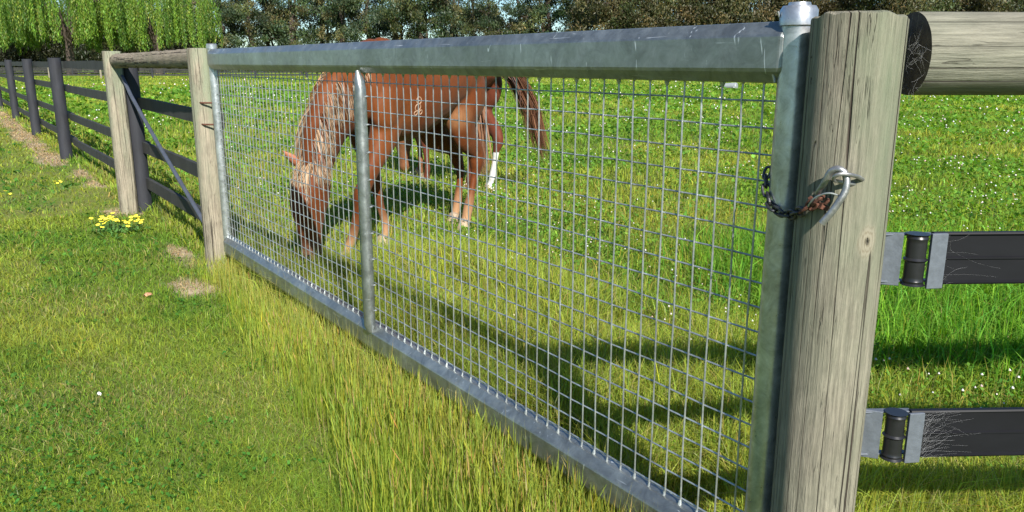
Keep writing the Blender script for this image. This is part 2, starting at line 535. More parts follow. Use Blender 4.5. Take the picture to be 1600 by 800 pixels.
# --- mown lawn on the road side
x, y, r = polar(300000, .75, 75)
x2, y2, r2 = polar(420000, .9, 7.5)
x = np.concatenate([x, x2]); y = np.concatenate([y, y2]); r = np.concatenate([r, r2])
k = (y < .08) | (x < -60)
k &= (RNG.random(len(x)) > dirt(x, y) * .93)
x, y, r = x[k], y[k], r[k]
sc = np.maximum(1, (r / 2.6))
n = len(x)
h = RNG.uniform(.014, .042, n) * (1 + .5 * sstep(.55, .75, fbm(x, y, 1.7, 3))) * np.clip(sc ** .35, 1, 2.0)
wd = .0017 * sc * RNG.uniform(.7, 1.4, n) * (1 + .4 * sstep(5, 9, r))
c = lawn_col(x, y)
warm = sstep(-2.2, -.7, x - 1.6 * (y + .9))[:, None] * .55 + .12
warm = warm * (.5 + fbm(x, y, 1.1, 3)[:, None])
c = c + (olive - c) * np.clip(warm * 1.1, 0, 1)
dr = (RNG.random(n) < .06 + .22 * sstep(.5, .72, fbm(x + 3, y + 8, 1.4, 3)))[:, None]
c = np.where(dr, dry * .9, c)
c = vary(c, .30)
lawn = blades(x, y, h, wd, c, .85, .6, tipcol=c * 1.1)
o = np_mesh('lawn_grass', *lawn[:2], M_grass, lawn[2])
tag(o, 'short mown green grass on the road side of the fence', 'grass', kind='stuff')

# --- broad-leaved weeds and clover in the lawn (dark clumps)
def leaflets(x, y, z, size, col, tilt=.5):
    n = len(x)
    th = RNG.uniform(0, 2 * np.pi, n)
    nx = RNG.normal(0, tilt, n); ny = RNG.normal(0, tilt, n)
    u = np.stack([np.cos(th), np.sin(th), nx * np.cos(th) + ny * np.sin(th)], 1)
    v = np.stack([-np.sin(th), np.cos(th), -nx * np.sin(th) + ny * np.cos(th)], 1)
    p = np.stack([x, y, z], 1); s = size[:, None]
    V = np.stack([p - u * s * .5, p + v * s * .4 - u * s * .1, p + u * s * .5, p - v * s * .4 - u * s * .1], 1)
    i = (np.arange(n) * 4)[:, None]
    T = np.concatenate([i + np.array([[0, 2, 1]]), i + np.array([[0, 3, 2]])])
    return V.reshape(-1, 3), T, np.repeat(col, 4, 0)
x, y, r = polar(90000, .75, 26)
m = .55 * sstep(.54, .66, fbm(x + 31, y - 7, 2.2, 3)) + .9 * (1 - sstep(.5, 1.2, np.hypot((x + 1.75) / .9, (y + 1.22) / .4)))
k = (y < -.1) & (RNG.random(len(x)) < m) & (dirt(x, y) < .3)
x, y, r = x[k], y[k], r[k]; sc = np.maximum(1, r / 3.)
n = len(x)
c = vary(np.tile(np.array([.075, .195, .038]), (n, 1)), .25)
w_ = leaflets(x, y, ground_z(x, y) + RNG.uniform(.012, .05, n), .012 * sc * RNG.uniform(.7, 1.4, n), c, .45)
o = np_mesh('lawn_weeds', *w_[:2], M_grass, w_[2])
tag(o, 'dark green clover and weed leaves among the mown grass', 'weeds', kind='stuff')

# --- long seeding grass along the gate
parts = []
n0 = 150000
x = RNG.uniform(-3.8, .75, n0); y = RNG.uniform(-.62, .03, n0)
k = RNG.random(n0) < gateband(x, y) * (.12 + .88 * sstep(.38, .6, fbm(x, y, 5.5, 3)))
x, y = x[k], y[k]; n = len(x)
near = sstep(-3.6, -.6, x)
h = RNG.uniform(.05, .135, n) * (.8 + .3 * near)
c = vary(np.tile(olive, (n, 1)) + (yel - olive) * RNG.random((n, 1)), .22)
c = np.where((RNG.random(n) < .07)[:, None], vary(np.tile(dry, (n, 1)), .2), c)
parts.append(blades(x, y, h, RNG.uniform(.0009, .0016, n), c, .15, .5, tipcol=c * 1.15))
# flowering stems with narrow seed spikes
n0 = 36000
x = RNG.uniform(-3.75, .7, n0); y = RNG.uniform(-.60, .02, n0)
k = RNG.random(n0) < gateband(x, y) * (.25 + .75 * sstep(.4, .62, fbm(x + 5, y, 3.0, 2)))
x, y = x[k], y[k]; n = len(x)
near = sstep(-3.6, -.4, x)
h = RNG.uniform(.10, .235, n) * (.70 + .38 * near)
c = vary(np.tile(np.array([.29, .37, .07]), (n, 1)), .2)
c = np.where((RNG.random(n) < .12)[:, None], vary(np.tile(np.array([.42, .34, .17]), (n, 1)), .2), c)
ph = RNG.uniform(0, 2 * np.pi, n); ln = np.abs(RNG.normal(0, .13, n))
ld = np.stack([np.cos(ph), np.sin(ph), np.zeros(n)], 1) * (h * ln)[:, None]
b = np.stack([x, y, ground_z(x, y)], 1); upz = np.array([0, 0, 1.0])
m1 = b + upz * (h * .62)[:, None] + ld * .45
t1 = b + upz * h[:, None] + ld * 1.25
th = RNG.uniform(0, np.pi, n); sd = np.stack([np.cos(th), np.sin(th), np.zeros(n)], 1)
V = np.stack([b - sd * .0009, b + sd * .0009, m1 - sd * .0008, m1 + sd * .0008], 1)
i = (np.arange(n) * 4)[:, None]
T = np.concatenate([i + np.array([[0, 1, 3]]), i + np.array([[0, 3, 2]])])
parts.append((V.reshape(-1, 3), T, np.repeat(c, 4, 0)))
sw = RNG.uniform(.0009, .0018, n)[:, None]
q = m1 + (t1 - m1) * .45
V = np.stack([m1, q - sd * sw, q + sd * sw, t1], 1)
T = np.concatenate([i + np.array([[0, 2, 1]]), i + np.array([[1, 2, 3]])])
cs = np.clip(c * np.array([1.1, 1.0, 1.1]), 0, .8)
parts.append((V.reshape(-1, 3), T, np.repeat(cs, 4, 0)))
sd2 = np.stack([-sd[:, 1], sd[:, 0], sd[:, 2]], 1)
V = np.stack([m1, q - sd2 * sw, q + sd2 * sw, t1], 1)
parts.append((V.reshape(-1, 3), T, np.repeat(cs, 4, 0)))
n = 2600
x = RNG.uniform(-3.6, .6, n); y = -RNG.uniform(.035, .16, n)
k = RNG.random(n) < .25 + .75 * sstep(.4, .6, fbm(x * 1.5, y, 3.0, 2)); x = x[k]; y = y[k]; n = len(x)
c = vary(np.tile(np.array([.40, .40, .13]), (n, 1)), .22)
parts.append(blades(x, y, RNG.uniform(.16, .29, n), RNG.uniform(.0012, .0022, n), c, .16, .5))
L_ = join(parts)
o = np_mesh('long_grass', *L_[:2], M_grass, L_[2])
tag(o, 'tall yellow green seeding grass growing along the foot of the gate', 'long grass', kind='stuff')

# --- paddock grass
def paddock_col(x, y):
    c = lawn_col(x, y)
    nearg = (1 - sstep(.9, 2.3, y + .5 * (fbm(x, y, 1.2, 2) - .5)))[:, None] * sstep(-7, -4, x)[:, None]
    c = c + (np.array([.33, .38, .075]) - c) * nearg * .85
    ly = sstep(.45, .7, fbm(x - 9, y + 4, .8, 3))[:, None]
    c = c + (np.array([.27, .35, .06]) - c) * ly * .5
    lu = lushness(x, y)[:, None]
    return c + (lush - c) * lu * .9
def horse_trample(x, y): return 0
x, y, r = polar(430000, 1.0, 110)
k = (y > -.02) & (r > .9)
k &= RNG.random(len(x)) > dirt(x, y) * .8
x, y, r = x[k], y[k], r[k]; sc = np.maximum(1, r / 2.8); n = len(x)
lu = lushness(x, y)
hb = .035 + .05 * fbm(x, y, 1.6, 3) + .13 * (1 - sstep(.8, 2.2, y)) * sstep(.35, .62, fbm(x, y, 2.6, 3)) * sstep(-4.2, -3.0, x)
h = hb * RNG.uniform(.6, 1.5, n) * (1 + 1.0 * lu)
h = h * np.clip(sc ** .2, 1, 1.7)
wd = .0030 * sc * RNG.uniform(.7, 1.4, n) * (1 + .5 * lu)
c = paddock_col(x, y)
dr = (RNG.random(n) < .05 + .14 * (1 - sstep(.6, 2.0, y)))[:, None]
c = np.where(dr, dry * .85, c)
c = vary(c, .28)
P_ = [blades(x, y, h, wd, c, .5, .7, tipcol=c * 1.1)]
# tussocks near the gate and long lush blades behind the plastic rails
n0 = 44000
x = RNG.uniform(-3.4, 2.2, n0); y = RNG.uniform(1.2, 5.0, n0)
k = RNG.random(n0) < lushness(x, y) * (.3 + .9 * fbm(x, y, 4, 2))
x, y = x[k], y[k]; n = len(x)
h = RNG.uniform(.14, .30, n); c = vary(np.tile(np.array([.15, .32, .045]), (n, 1)), .3)
P_.append(blades(x, y, h, RNG.uniform(.004, .0075, n), c, .42, .9, tipcol=c * 1.15))
# scattered paler seed stems
x, y, r = polar(16000, 1.4, 20)
k = (y > .05) & (y < 4.0)
x, y, r = x[k], y[k], r[k]; n = len(x)
c = vary(np.tile(np.array([.36, .34, .10]), (n, 1)), .2)
P_.append(blades(x, y, RNG.uniform(.10, .24, n), .0018 * np.maximum(1, r / 2.5), c, .25, .6))
n0 = 60000
x = RNG.uniform(-3.6, .9, n0); y = RNG.uniform(.08, 1.5, n0)
k = RNG.random(n0) < sstep(.44, .62, fbm(x + 2, y + 3, 3.2, 3)) * (1 - .6 * sstep(.9, 1.5, y))
x, y = x[k], y[k]; n = len(x)
c = vary(np.tile(np.array([.30, .38, .075]), (n, 1)), .28)
c = np.where((RNG.random(n) < .15)[:, None], vary(np.tile(dry, (n, 1)), .2), c)
P_.append(blades(x, y, RNG.uniform(.07, .21, n), RNG.uniform(.0018, .0034, n), c, .4, .8, tipcol=c * 1.1))
L_ = join(P_)
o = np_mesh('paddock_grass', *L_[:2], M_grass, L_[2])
tag(o, 'green and yellow pasture grass growing in the paddock', 'grass', kind='stuff')

# --- clover leaves and flowers in the paddock
def cloverdens(x, y):
    m = sstep(.42, .62, fbm(x + 50, y + 11, .9, 3))
    return m * sstep(.9, 2.0, y + .12 * (-x - 3).clip(0, 8)) * (1 - .85 * lushness(x, y))
x, y, r = polar(190000, 2, 45)
k = (y > .3) & (RNG.random(len(x)) < cloverdens(x, y) + .12)
x, y, r = x[k], y[k], r[k]; sc = np.maximum(1, r / 3.2); n = len(x)
c = vary(np.tile(np.array([.15, .29, .048]), (n, 1)), .2)
w_ = leaflets(x, y, ground_z(x, y) + RNG.uniform(.03, .11, n), .0125 * sc * RNG.uniform(.7, 1.4, n), c, .5)
o = np_mesh('clover_leaves', *w_[:2], M_grass, w_[2])
tag(o, 'patches of clover leaves growing through the paddock grass', 'clover', kind='stuff')
x, y, r = polar(30000, 2.2, 60)
k = (y > .6) & (RNG.random(len(x)) < (cloverdens(x, y) * .19 + .010) * (1 - .97 * lushness(x, y)) * (1 - .6 * sstep(20, 50, r)))
x, y, r = x[k], y[k], r[k]; n = len(x)
s = .0058 * np.maximum(1, r / 6.0) * RNG.uniform(.7, 1.3, n)
z = ground_z(x, y) + RNG.uniform(.08, .14, n)
oc = np.array([[1, 0, 0], [-1, 0, 0], [0, 1, 0], [0, -1, 0], [0, 0, 1], [0, 0, -.8]], float)
V = (np.stack([x, y, z], 1)[:, None, :] + oc[None] * s[:, None, None]).reshape(-1, 3)
fo = np.array([[0, 2, 4], [2, 1, 4], [1, 3, 4], [3, 0, 4], [2, 0, 5], [1, 2, 5], [3, 1, 5], [0, 3, 5]])
T = (fo[None] + (np.arange(n) * 6)[:, None, None]).reshape(-1, 3)
c = np.tile(np.array([.62, .60, .50]), (n, 1)); c = np.where((RNG.random(n) < .25)[:, None], np.array([.50, .36, .28]), c)
o = np_mesh('clover_flowers', V, T, M_flower, np.repeat(vary(c * np.array([1, 1, 1.5]), .12, .04), 6, 0))
tag(o, 'small white and pinkish clover flowers dotted through the paddock', 'flowers', kind='stuff')

# --- dry thatch on the bare patches at the posts
x = RNG.uniform(-24, -3.2, 60000); y = RNG.uniform(-.8, .25, 60000)
k = RNG.random(len(x)) < dirt(x, y) * np.clip(6 / (cx0 - x), .1, 1)
x, y = x[k], y[k]; n = len(x)
c = vary(np.tile(np.array([.42, .32, .22]), (n, 1)), .3, .06)
rr = np.maximum(1, (cx0 - x) / 4)
w_ = blades(x, y, RNG.uniform(.015, .045, n), .003 * rr, c, 1.6, .6, basecol=.8)
o = np_mesh('dry_thatch', *w_[:2], M_grass, w_[2])
tag(o, 'dead pale brown grass litter around the feet of the posts', 'dead grass', kind='stuff')

# ------------------------------------------------------------------ gate
GZ = .17
gate = empty('farm_gate', (-1.82, 0, .14), label='long galvanised steel mesh gate between two wooden posts', cat='gate')
GX0, GX1 = -3.70, .055
def gl(p): return (p[0] + 1.82, p[1], p[2] - .14)
def rrect(y0, y1, z0, z1, r, k=5):
    P = []
    for (cy, cz, a0) in ((y1 - r, z1 - r, 0), (y0 + r, z1 - r, 90), (y0 + r, z0 + r, 180), (y1 - r, z0 + r, 270)):
        for i in range(k + 1):
            a = math.radians(a0 + 90 * i / k)
            P.append((cy + r * math.cos(a), cz + r * math.sin(a)))
    return P
def rail(name, z0, z1, x0, x1, r=.015):
    mb = MB()
    a0, a1, q = z0 - .14, z1 - .14, .004
    prof = [(.032, a1 - .02), (.020, a1 - .002), (.014, a1), (-.006, a1), (-.012, a1 - .001), (-.030, a1 - .0225), (-.032, a1 - .027),
            (-.032, a0 + .027), (-.030, a0 + .0205), (-.016, a0 + .002), (-.010, a0), (.014, a0), (.020, a0 + .002), (.032, a0 + .02)]
    n = len(prof); xs = [x0 + 1.82 + (x1 - x0) * i / 40 for i in range(41)]
    V = []
    zc = (z0 + z1) / 2 - .14
    xs = [xs[0] - .0] + xs
    for j, xx_ in enumerate(xs):
        s = 1.0
        V += [(xx_, p[0] * s, zc + (p[1] - zc) * s) for p in prof]
    # welded, rounded end at the latch side
    for t in (.3, .6, .85, 1.0):
        s = math.sqrt(1 - (t * .75) ** 2)
        V += [(xs[-1] + .012 * t, p[0] * s, zc + (p[1] - zc) * (1 - (1 - s) * .45)) for p in prof]
    m = len(V) // n
    F = [(i * n + k, i * n + (k + 1) % n, (i + 1) * n + (k + 1) % n, (i + 1) * n + k) for i in range(m - 1) for k in range(n)]
    F += [tuple(range(n - 1, -1, -1)), tuple(range((m - 1) * n, m * n))]
    mb.add(V, F)
    return mb.build(name, M_rail, gate, smooth=False)
rail('top_rail', 1.203, 1.312, -3.70, .046)
rail('bottom_rail', .147, .257, -3.70, .046)
def pipe_path(mb, x, z0, z1, r, n=20, y=0.0):
    tube(mb, [gl((x, y, z0)), gl((x, y, z0 + .3)), gl((x, y, (z0 + z1) / 2)), gl((x, y, z1 - .1)), gl((x, y, z1))], r, n)
mb = MB(); pipe_path(mb, .062, .10, 1.325, .0285, 28)
latch_up = mb.build('upright_pipe', M_pipe, gate)
mb = MB()
zs = [1.302, 1.304, 1.330, 1.337, 1.3375, 1.343]
rs = [.030, .0325, .0325, .028, .020, .0185]
tube(mb, [gl((.062, 0, z)) for z in zs], rs, 28)
tube(mb, [gl((.041, -.026, 1.318)), gl((.039, -.0285, 1.328))], .002, 8)
mb.build('pipe_cap', M_pipe, latch_up)
latch_up.location = (0, 0, 0)
mb = MB(); pipe_path(mb, -3.715, .15, 1.325, .0245, 20)
hinge_up = mb.build('upright_pipe', M_pipe, gate)
mb = MB(); tube(mb, [gl((-3.715, 0, z)) for z in (1.312, 1.314, 1.336, 1.341)], [.027, .029, .029, .024], 20)
mb.build('pipe_cap', M_pipe, hinge_up)
# centre bar in front of the mesh, its top flattened into a point
mb = MB()
bx_ = -1.732
tube(mb, [gl((bx_, -.030, .235)), gl((bx_, -.030, .26)), gl((bx_, -.028, .5)), gl((bx_, -.028, 1.10)), gl((bx_, -.028, 1.150)), gl((bx_ - .004, -.030, 1.185)), gl((bx_ - .010, -.031, 1.212))],
     [(.020, .012), (.0215, .0215), (.0215, .0215), (.0215, .0215), (.020, .021), (.014, .016), (.006, .008)], 20, upv=(0, 1, 0))
mb.build('centre_bar', M_rail, gate)
# welds along the centre bar
for i in range(1, 19, 2):
    mb = MB()
    z = 1.17 - .05 * i
    p = gl((bx_ + .022, -.018, z + .002))
    tube(mb, [(p[0] - .004, p[1], p[2] - .003), (p[0], p[1] + .003, p[2]), (p[0] + .006, p[1] + .006, p[2] + .001)], [.002, .004, .0015], 8)
    mb.build('weld_bead', M_weld, gate)
# welded mesh
mb = MB()
RW = .0020
def jx(): return random.uniform(-.0016, .0016)
for i in range(19):
    z = 1.17 - .05 * i
    pts = []
    x = -3.70
    while x < .041:
        pts.append(gl((x, .003 + jx() * .6, z + jx()))); x += .15
    pts.append(gl((.04, .003, z)))
    tube(mb, pts, RW, 6, cap=False)
k = 35
while True:
    x = -.05 * (35 - k)
    if x < -3.68: break
    pts = []
    bent = random.random() < .06
    for z in (1.215, 1.17, 1.12, 1.0, .85, .7, .55, .4, .27, .25):
        dx = jx() * 1.1
        if bent and z == 1.12: dx -= .006
        pts.append(gl((x + dx, -.001, z)))
    tube(mb, pts, RW, 6, cap=False)
    k -= 1
# little zinc webs where the wires meet the top rail, drips at the bottom one
for k2 in range(-39, 36):
    x = -.05 * (35 - k2)
    if k2 % 3 == 0:
        tube(mb, [gl((x, -.001, 1.209)), gl((x, -.001, 1.202)), gl((x, -.001, 1.192))], [.009, .006, .0022], 8)
    else:
        tube(mb, [gl((x, -.001, 1.209)), gl((x, -.001, 1.200))], [.005, .0025], 8)
    tube(mb, [gl((x, -.001, .268)), gl((x, -.003, .258)), gl((x, -.006, .254))], ([.0023, .0052, .003] if (k2 % 3 == 2) else [.0023, .003, .002]), 8)
wm = mb.build('wire_mesh', M_wire, gate)
# small gusset between top rail and latch pipe
mb = MB()
box(mb, gl((.030, .010, 1.27)), gl((.050, .018, 1.306)), bev=.002)
mb.build('gusset', M_rail, gate)
for z in (1.24, .22):
    mb = MB(); tube(mb, [gl((.031, -.027, z)), gl((.038, -.022, z - .035))], [.004, .002], 8)
    mb.build('weld_bead', M_weld, gate)

# ------------------------------------------------------------------ wooden poles
def pole(name, mat, R, H, parent=None, sink=.25, n=40, rings=46, irr=.03, top_slope=(0, 0), flat=None, taper=0.0, seed=0, ragged=0.0, endmat=None):
    """pole standing along local z from -sink to H"""
    V = []; F = []
    for j in range(rings + 1):
        z = -sink + (H + sink) * j / rings
        for k in range(n):
            a = 2 * math.pi * k / n
            q = Vector((math.cos(a) * 1.3 + seed, math.sin(a) * 1.3, z * .8))
            r = R * (1 + taper * (1 - z / H) + irr * (mnoise.noise(q) + .5 * mnoise.noise(q * 2.7)))
            if flat:
                for (fa, fd) in flat:
                    cth = math.cos(a - fa)
                    if cth > .05: r = min(r, fd * R / cth)
            x = r * math.cos(a); y = r * math.sin(a); zz = z
            if j == rings:
                zz = z + top_slope[0] * x + top_slope[1] * y + (ragged * mnoise.noise(Vector((x * 60, y * 60, seed))) if ragged else 0)
            V.append((x, y, zz))
    for j in range(rings):
        for k in range(n):
            a = j * n + k; b = j * n + (k + 1) % n
            F.append((a, b, b + n, a + n))
    # slightly domed, rough top
    base = rings * n
    prev = list(range(base, base + n))
    for s, dz in ((.93, .003), (.6, .004)):
        st = len(V)
        for k in range(n):
            x, y, z = V[base + k]
            V.append((x * s, y * s, z + dz * (1 if s > .9 else 1)))
        for k in range(n): F.append((prev[k], prev[(k + 1) % n], st + (k + 1) % n, st + k))
        prev = list(range(st, st + n))
    F.append(tuple(prev))
    F.append(tuple(range(n - 1, -1, -1)))
    mb = MB(); mb.add(V, F)
    o = mb.build(name, mat, parent)
    if endmat:
        o.data.materials.append(endmat)
        for p in o.data.polygons[rings * n:]: p.material_index = 1
    return o

# near post: faces of the camera at about -57 degrees
PX, PY = .174, .010
face = math.atan2(-1.27, .81)
M_post_knot = wood('weathered_pine_with_knot', base=(.222, .200, .154), green=(.140, .168, .108), greenamt=.55, zgreen=(.3, 1.25),
                   knot=(.0707, -.0265, .946, .013), crack=1.15, seed=0)
p1 = pole('gate_post', M_post_knot, .0755, 1.306, n=90, rings=120, irr=.04, seed=3.3, ragged=.0045, top_slope=(.08, -.12))
p1.location = (PX, PY, 0)
tag(p1, 'thick weathered wooden gate post with a steel hook, at the latch end of the gate', 'post')
p2 = pole('gate_post', M_pole2, .074, 1.315, irr=.03, n=48, rings=60, seed=9.1)
p2.location = (-3.842, -.028, 0)
tag(p2, 'pale wooden gate post at the far hinge end of the mesh gate', 'post')

# hinge hooks between far pipe and post
for z in (1.02, .9):
    mb = MB()
    tube(mb, spline([gl((-3.785, -.07, z)), gl((-3.755, -.060, z)), gl((-3.725, -.022, z))], 4), .005, 8)
    mb.build('hinge', M_rust, gate)

# ------------------------------------------------------------------ left fence (black boards)
fence = empty('paddock_fence', (-6.3, 0, 0), label='long fence of black posts and boards running left from the gate', cat='fence')
def child_at(o, world):
    o.parent = fence
    o.location = (world[0] + 6.3, world[1], world[2])
sp = pole('strainer_post', M_pole2, .072, 1.325, irr=.03, n=48, rings=60, seed=5.5, flat=[(0.15, .82)])
child_at(sp, (-6.27, -.095, 0)); tag(sp, 'pale round wooden post')
bp = pole('backing_post', M_black, .062, 1.225, irr=.02, n=32, rings=30, seed=5.9)
child_at(bp, (-6.30, .030, 0)); tag(bp, 'black stained post behind the pale one')
# knobbly log between the two pale posts
def loglen(name, mat, p0, p1_, R, parent, irr=.06, seed=0, n=36, rings=60, endmat=None, flat=None, lump=0):
    p0 = Vector(p0); p1_ = Vector(p1_)
    L = (p1_ - p0).length
    o = pole(name, mat, R, L, parent, sink=0, n=n, rings=rings, irr=irr, seed=seed, endmat=endmat, flat=flat)
    if lump:
        for v in o.data.vertices:
            s = 1 + lump * (math.sin(v.co.z * 19 + 1.3) * .5 + math.sin(v.co.z * 43) * .5) * (1 if abs(v.co.z - L / 2) < L / 2 - .02 else .3)
            v.co.x *= s; v.co.y *= s
    q = (p1_ - p0).to_track_quat('Z', 'X')
    o.rotation_mode = 'QUATERNION'; o.rotation_quaternion = q
    o.location = p0
    return o
lg = loglen('top_log', M_log2, (.09, -.075, 1.252), (2.395, -.035, 1.262), .054, fence, seed=2.2, lump=.05)
# boards
def board(x0, x1, y, z0a, z0b, h=.088, t=.03):
    mb = MB()
    n = max(2, int((x1 - x0) / .5)); V = []; F = []
    for i in range(n + 1):
        s = i / n; x = x0 + (x1 - x0) * s + 6.3; z = z0a + (z0b - z0a) * s + random.uniform(-.003, .003)
        V += [(x, y, z), (x, y + t, z), (x, y + t, z + h), (x, y, z + h)]
    for i in range(n):
        for k in range(4):
            a = i * 4 + k; b = i * 4 + (k + 1) % 4
            F.append((a, a + 4, b + 4, b))
    F += [(0, 1, 2, 3), (n * 4 + 3, n * 4 + 2, n * 4 + 1, n * 4)]
    mb.add(V, F)
    return mb.build('board', M_blackrail, fence, smooth=False)
rail_h = (.865, .505, .205)
for hh in rail_h: board(-6.25, -3.875, .052, hh + .01, hh - .002)
pxs = [-11.1, -15.35, -20.5, -26.0, -31.2, -36.4, -41.6, -46.8, -52]
for i, xp in enumerate(pxs):
    o = pole('post', M_black, .076, 1.295, None, irr=.015, n=28, rings=12, seed=i * 1.7)
    child_at(o, (xp, (.0, .03, .08)[min(i, 2)], 0))
prev = -6.25
for i, xp in enumerate(pxs):
    for hh in (1.17, .865, .505, .18):
        board(xp, prev - .004, .125 if i else .095, hh, hh)
    prev = xp
# diagonal brace
mb = MB()
tube(mb, [(.10, -.05, 1.135), (.395, -.05, .988), (1.245, -.05, .663), (2.02, -.05, .386), (2.40, -.05, .250)], .0135, 12)
br = mb.build('brace', M_brace, fence)

# ------------------------------------------------------------------ right fence with log and plastic rails
d2 = Vector((.545, .839, 0)).normalized()
n2 = Vector((d2.y, -d2.x, 0))           # towards the camera side
ang = math.atan2(d2.y, d2.x)
rf = empty('corner_fence', (PX, PY, 0), ang, label='fence with a thick weathered log above black plastic rails right of the latch post', cat='fence')
# local x along the fence, local y away from the camera
lg1 = loglen('top_log', M_rail_wood, (.098, .012, 1.2535), (3.6, .012, 1.2535), .0690, rf, irr=.03, seed=1.1, n=60, rings=110, endmat=M_endgrain)
lg1.rotation_mode = 'XYZ'
def prism_local(mb, prof, x0, x1, M=None):
    n = len(prof)
    V = [Vector((x0, y, z)) for y, z in prof] + [Vector((x1, y, z)) for y, z in prof]
    if M: V = [M @ v for v in V]
    F = [(i, (i + 1) % n, (i + 1) % n + n, i + n) for i in range(n)]
    F += [tuple(range(n - 1, -1, -1)), tuple(range(n, 2 * n))]
    mb.add(V, F)
def plastic(zc, hh):
    y0 = -.035
    mb = MB()
    prof = [(y0 - .004, zc - hh), (y0 - .006, zc - hh + .003), (y0, zc - hh + .006), (y0, zc - .003), (y0 - .003, zc - .0015), (y0 - .003, zc + .0015), (y0, zc + .003), (y0, zc + hh - .006),
            (y0 - .006, zc + hh - .003), (y0 - .004, zc + hh), (y0 + .006, zc + hh), (y0 + .006, zc - hh)]
    prism_local(mb, prof[::-1], .150, 3.6)
    r_ = mb.build('plastic_rail', M_plastic, rf, smooth=False)
    # bracket: post plate, sleeve, strap plate
    mb = MB()
    M1 = Matrix.Translation((.079, -.030, zc)) @ Matrix.Rotation(math.radians(-22), 4, 'Z')
    box(mb, (-.020, -.003, -hh - .002), (.020, .003, hh - .001), M1, .001)
    a_ = mb.build('bracket_plate', M_plate, r_)
    mb = MB()
    M2 = Matrix.Translation((.155, -.050, zc)) @ Matrix.Rotation(math.radians(5), 4, 'Z')
    box(mb, (-.016, -.003, -hh - .004), (.013, .003, hh + .001), M2, .001)
    b_ = mb.build('strap_plate', M_plate, r_)
    mb = MB()
    zs = []; rr = []
    for k in range(25):
        t = -1 + 2 * k / 24
        zs.append(zc + t * (hh - .001)); rr.append(.0165 + (.0035 if abs(t) < .03 or abs(t) > .94 else 0) + (.0015 if abs(abs(t) - .85) < .05 else 0))
    tube(mb, [(.121, -.040, z) for z in zs], rr, 24)
    c_ = mb.build('sleeve', M_roller, r_)
    mb = MB()
    box(mb, (.060, -.034, zc + hh - .006), (.155, -.018, zc + hh - .003), bev=.001)
    mb.build('bracket_flange', M_plate, r_)
    mb = MB(); box(mb, (.060, -.034, zc - hh + .003), (.155, -.018, zc - hh + .006), bev=.001)
    mb.build('bracket_flange', M_plate, r_)
    return r_
R1 = plastic(.907, .0465)
R2 = plastic(.574, .0465)
R3 = plastic(.243, .0465)
# more posts of this fence further on, outside the picture
for xp in (3.7,):
    o = pole('post', M_post, .07, 1.20, rf, n=30, rings=16); o.location = (xp, .0, 0)

# ------------------------------------------------------------------ hook, staple and chain
def on_post(a, z, off=0.0):
    """point on the near post surface; a in radians right of the camera-facing line"""
    return Vector((PX + (.0755 + off) * math.cos(face + a), PY + (.0755 + off) * math.sin(face + a), z))
hk = empty('gate_hook', on_post(0, 1.0), label='bent steel hook and staple on the near gate post', cat='hook')
def loc(p): return Vector(p) - on_post(0, 1.0)
mb = MB()
P = [(0.2298, -0.0203, 1.0486), (0.236, -0.0365, 1.0528), (0.2398, -0.0564, 1.0591), (0.2383, -0.0762, 1.0636), (0.2302, -0.0886, 1.0647), (0.2228, -0.0925, 1.0611), (0.2171, -0.0863, 1.0536), (0.2176, -0.0704, 1.0492), (0.2254, -0.0494, 1.0452), (0.2266, -0.029, 1.0425)]
tube(mb, spline([loc(p) for p in P], 5), .0034, 10)
mb.build('staple', M_hook, hk)
mb = MB()
P = [(0.1814, -0.0752, 1.0247), (0.1876, -0.0785, 1.0334), (0.1965, -0.0808, 1.0454), (0.207, -0.0817, 1.0648), (0.2186, -0.079, 1.071), (0.2286, -0.0755, 1.0646), (0.2332, -0.0749, 1.0504), (0.233, -0.0774, 1.0348), (0.228, -0.083, 1.0188), (0.2195, -0.0885, 1.0001), (0.2075, -0.0942, 0.9806)]
tube(mb, spline([loc(p) for p in P], 6), splinev([.0040, .0048, .0056, .0060, .0060, .0058, .0058, .0060, .0060, .0060, .0060], 6), 14)
mb.build('hook_bar', M_hook, hk)

ch = empty('gate_chain', (.03, -.05, .95), label='short dark chain looped round the latch pipe to the hook, part rusty', cat='chain')
def cl(p): return Vector(p) - Vector((.03, -.05, .95))
def link(p, q, mat, roll, r=.0028, wdt=.0075, name='chain_link'):
    p = Vector(p); q = Vector(q); ax = (q - p); L = ax.length; ax.normalize()
    s = ax.cross(Vector((0, 0, 1)) if abs(ax.z) < .9 else Vector((1, 0, 0))).normalized()
    t = ax.cross(s)
    sd = s * math.cos(roll) + t * math.sin(roll)
    c = (p + q) / 2; pts = []
    hl = L / 2 + .003
    for k in range(16):
        a = 2 * math.pi * k / 16
        cx_ = math.copysign(min(abs(math.cos(a)) * 1.25, 1), math.cos(a)); pts.append(cl(c + ax * (hl * cx_) + sd * (wdt * math.sin(a))))
    mb = MB(); tube(mb, pts, r, 8, closed=True)
    return mb.build(name, mat, ch)
CP = [(.025, -.004, 1.046), (.027, -.012, 1.031), (.033, -.018, 1.016), (.042, -.024, 1.0), (.054, -.032, .987), (.070, -.037, .978), (.089, -.041, .973), (.108, -.046, .974), (.126, -.056, .980), (.1415, -.068, .987), (.1562, -.0757, .9914), (.1705, -.0794, 1.0017), (.1821, -.0811, 1.0101), (.1947, -.0832, 1.0207)]
for i in range(len(CP) - 1):
    link(CP[i], CP[i + 1], M_rust if i in (10, 11, 12) else M_chain, (i % 2) * math.pi / 2 + .3)
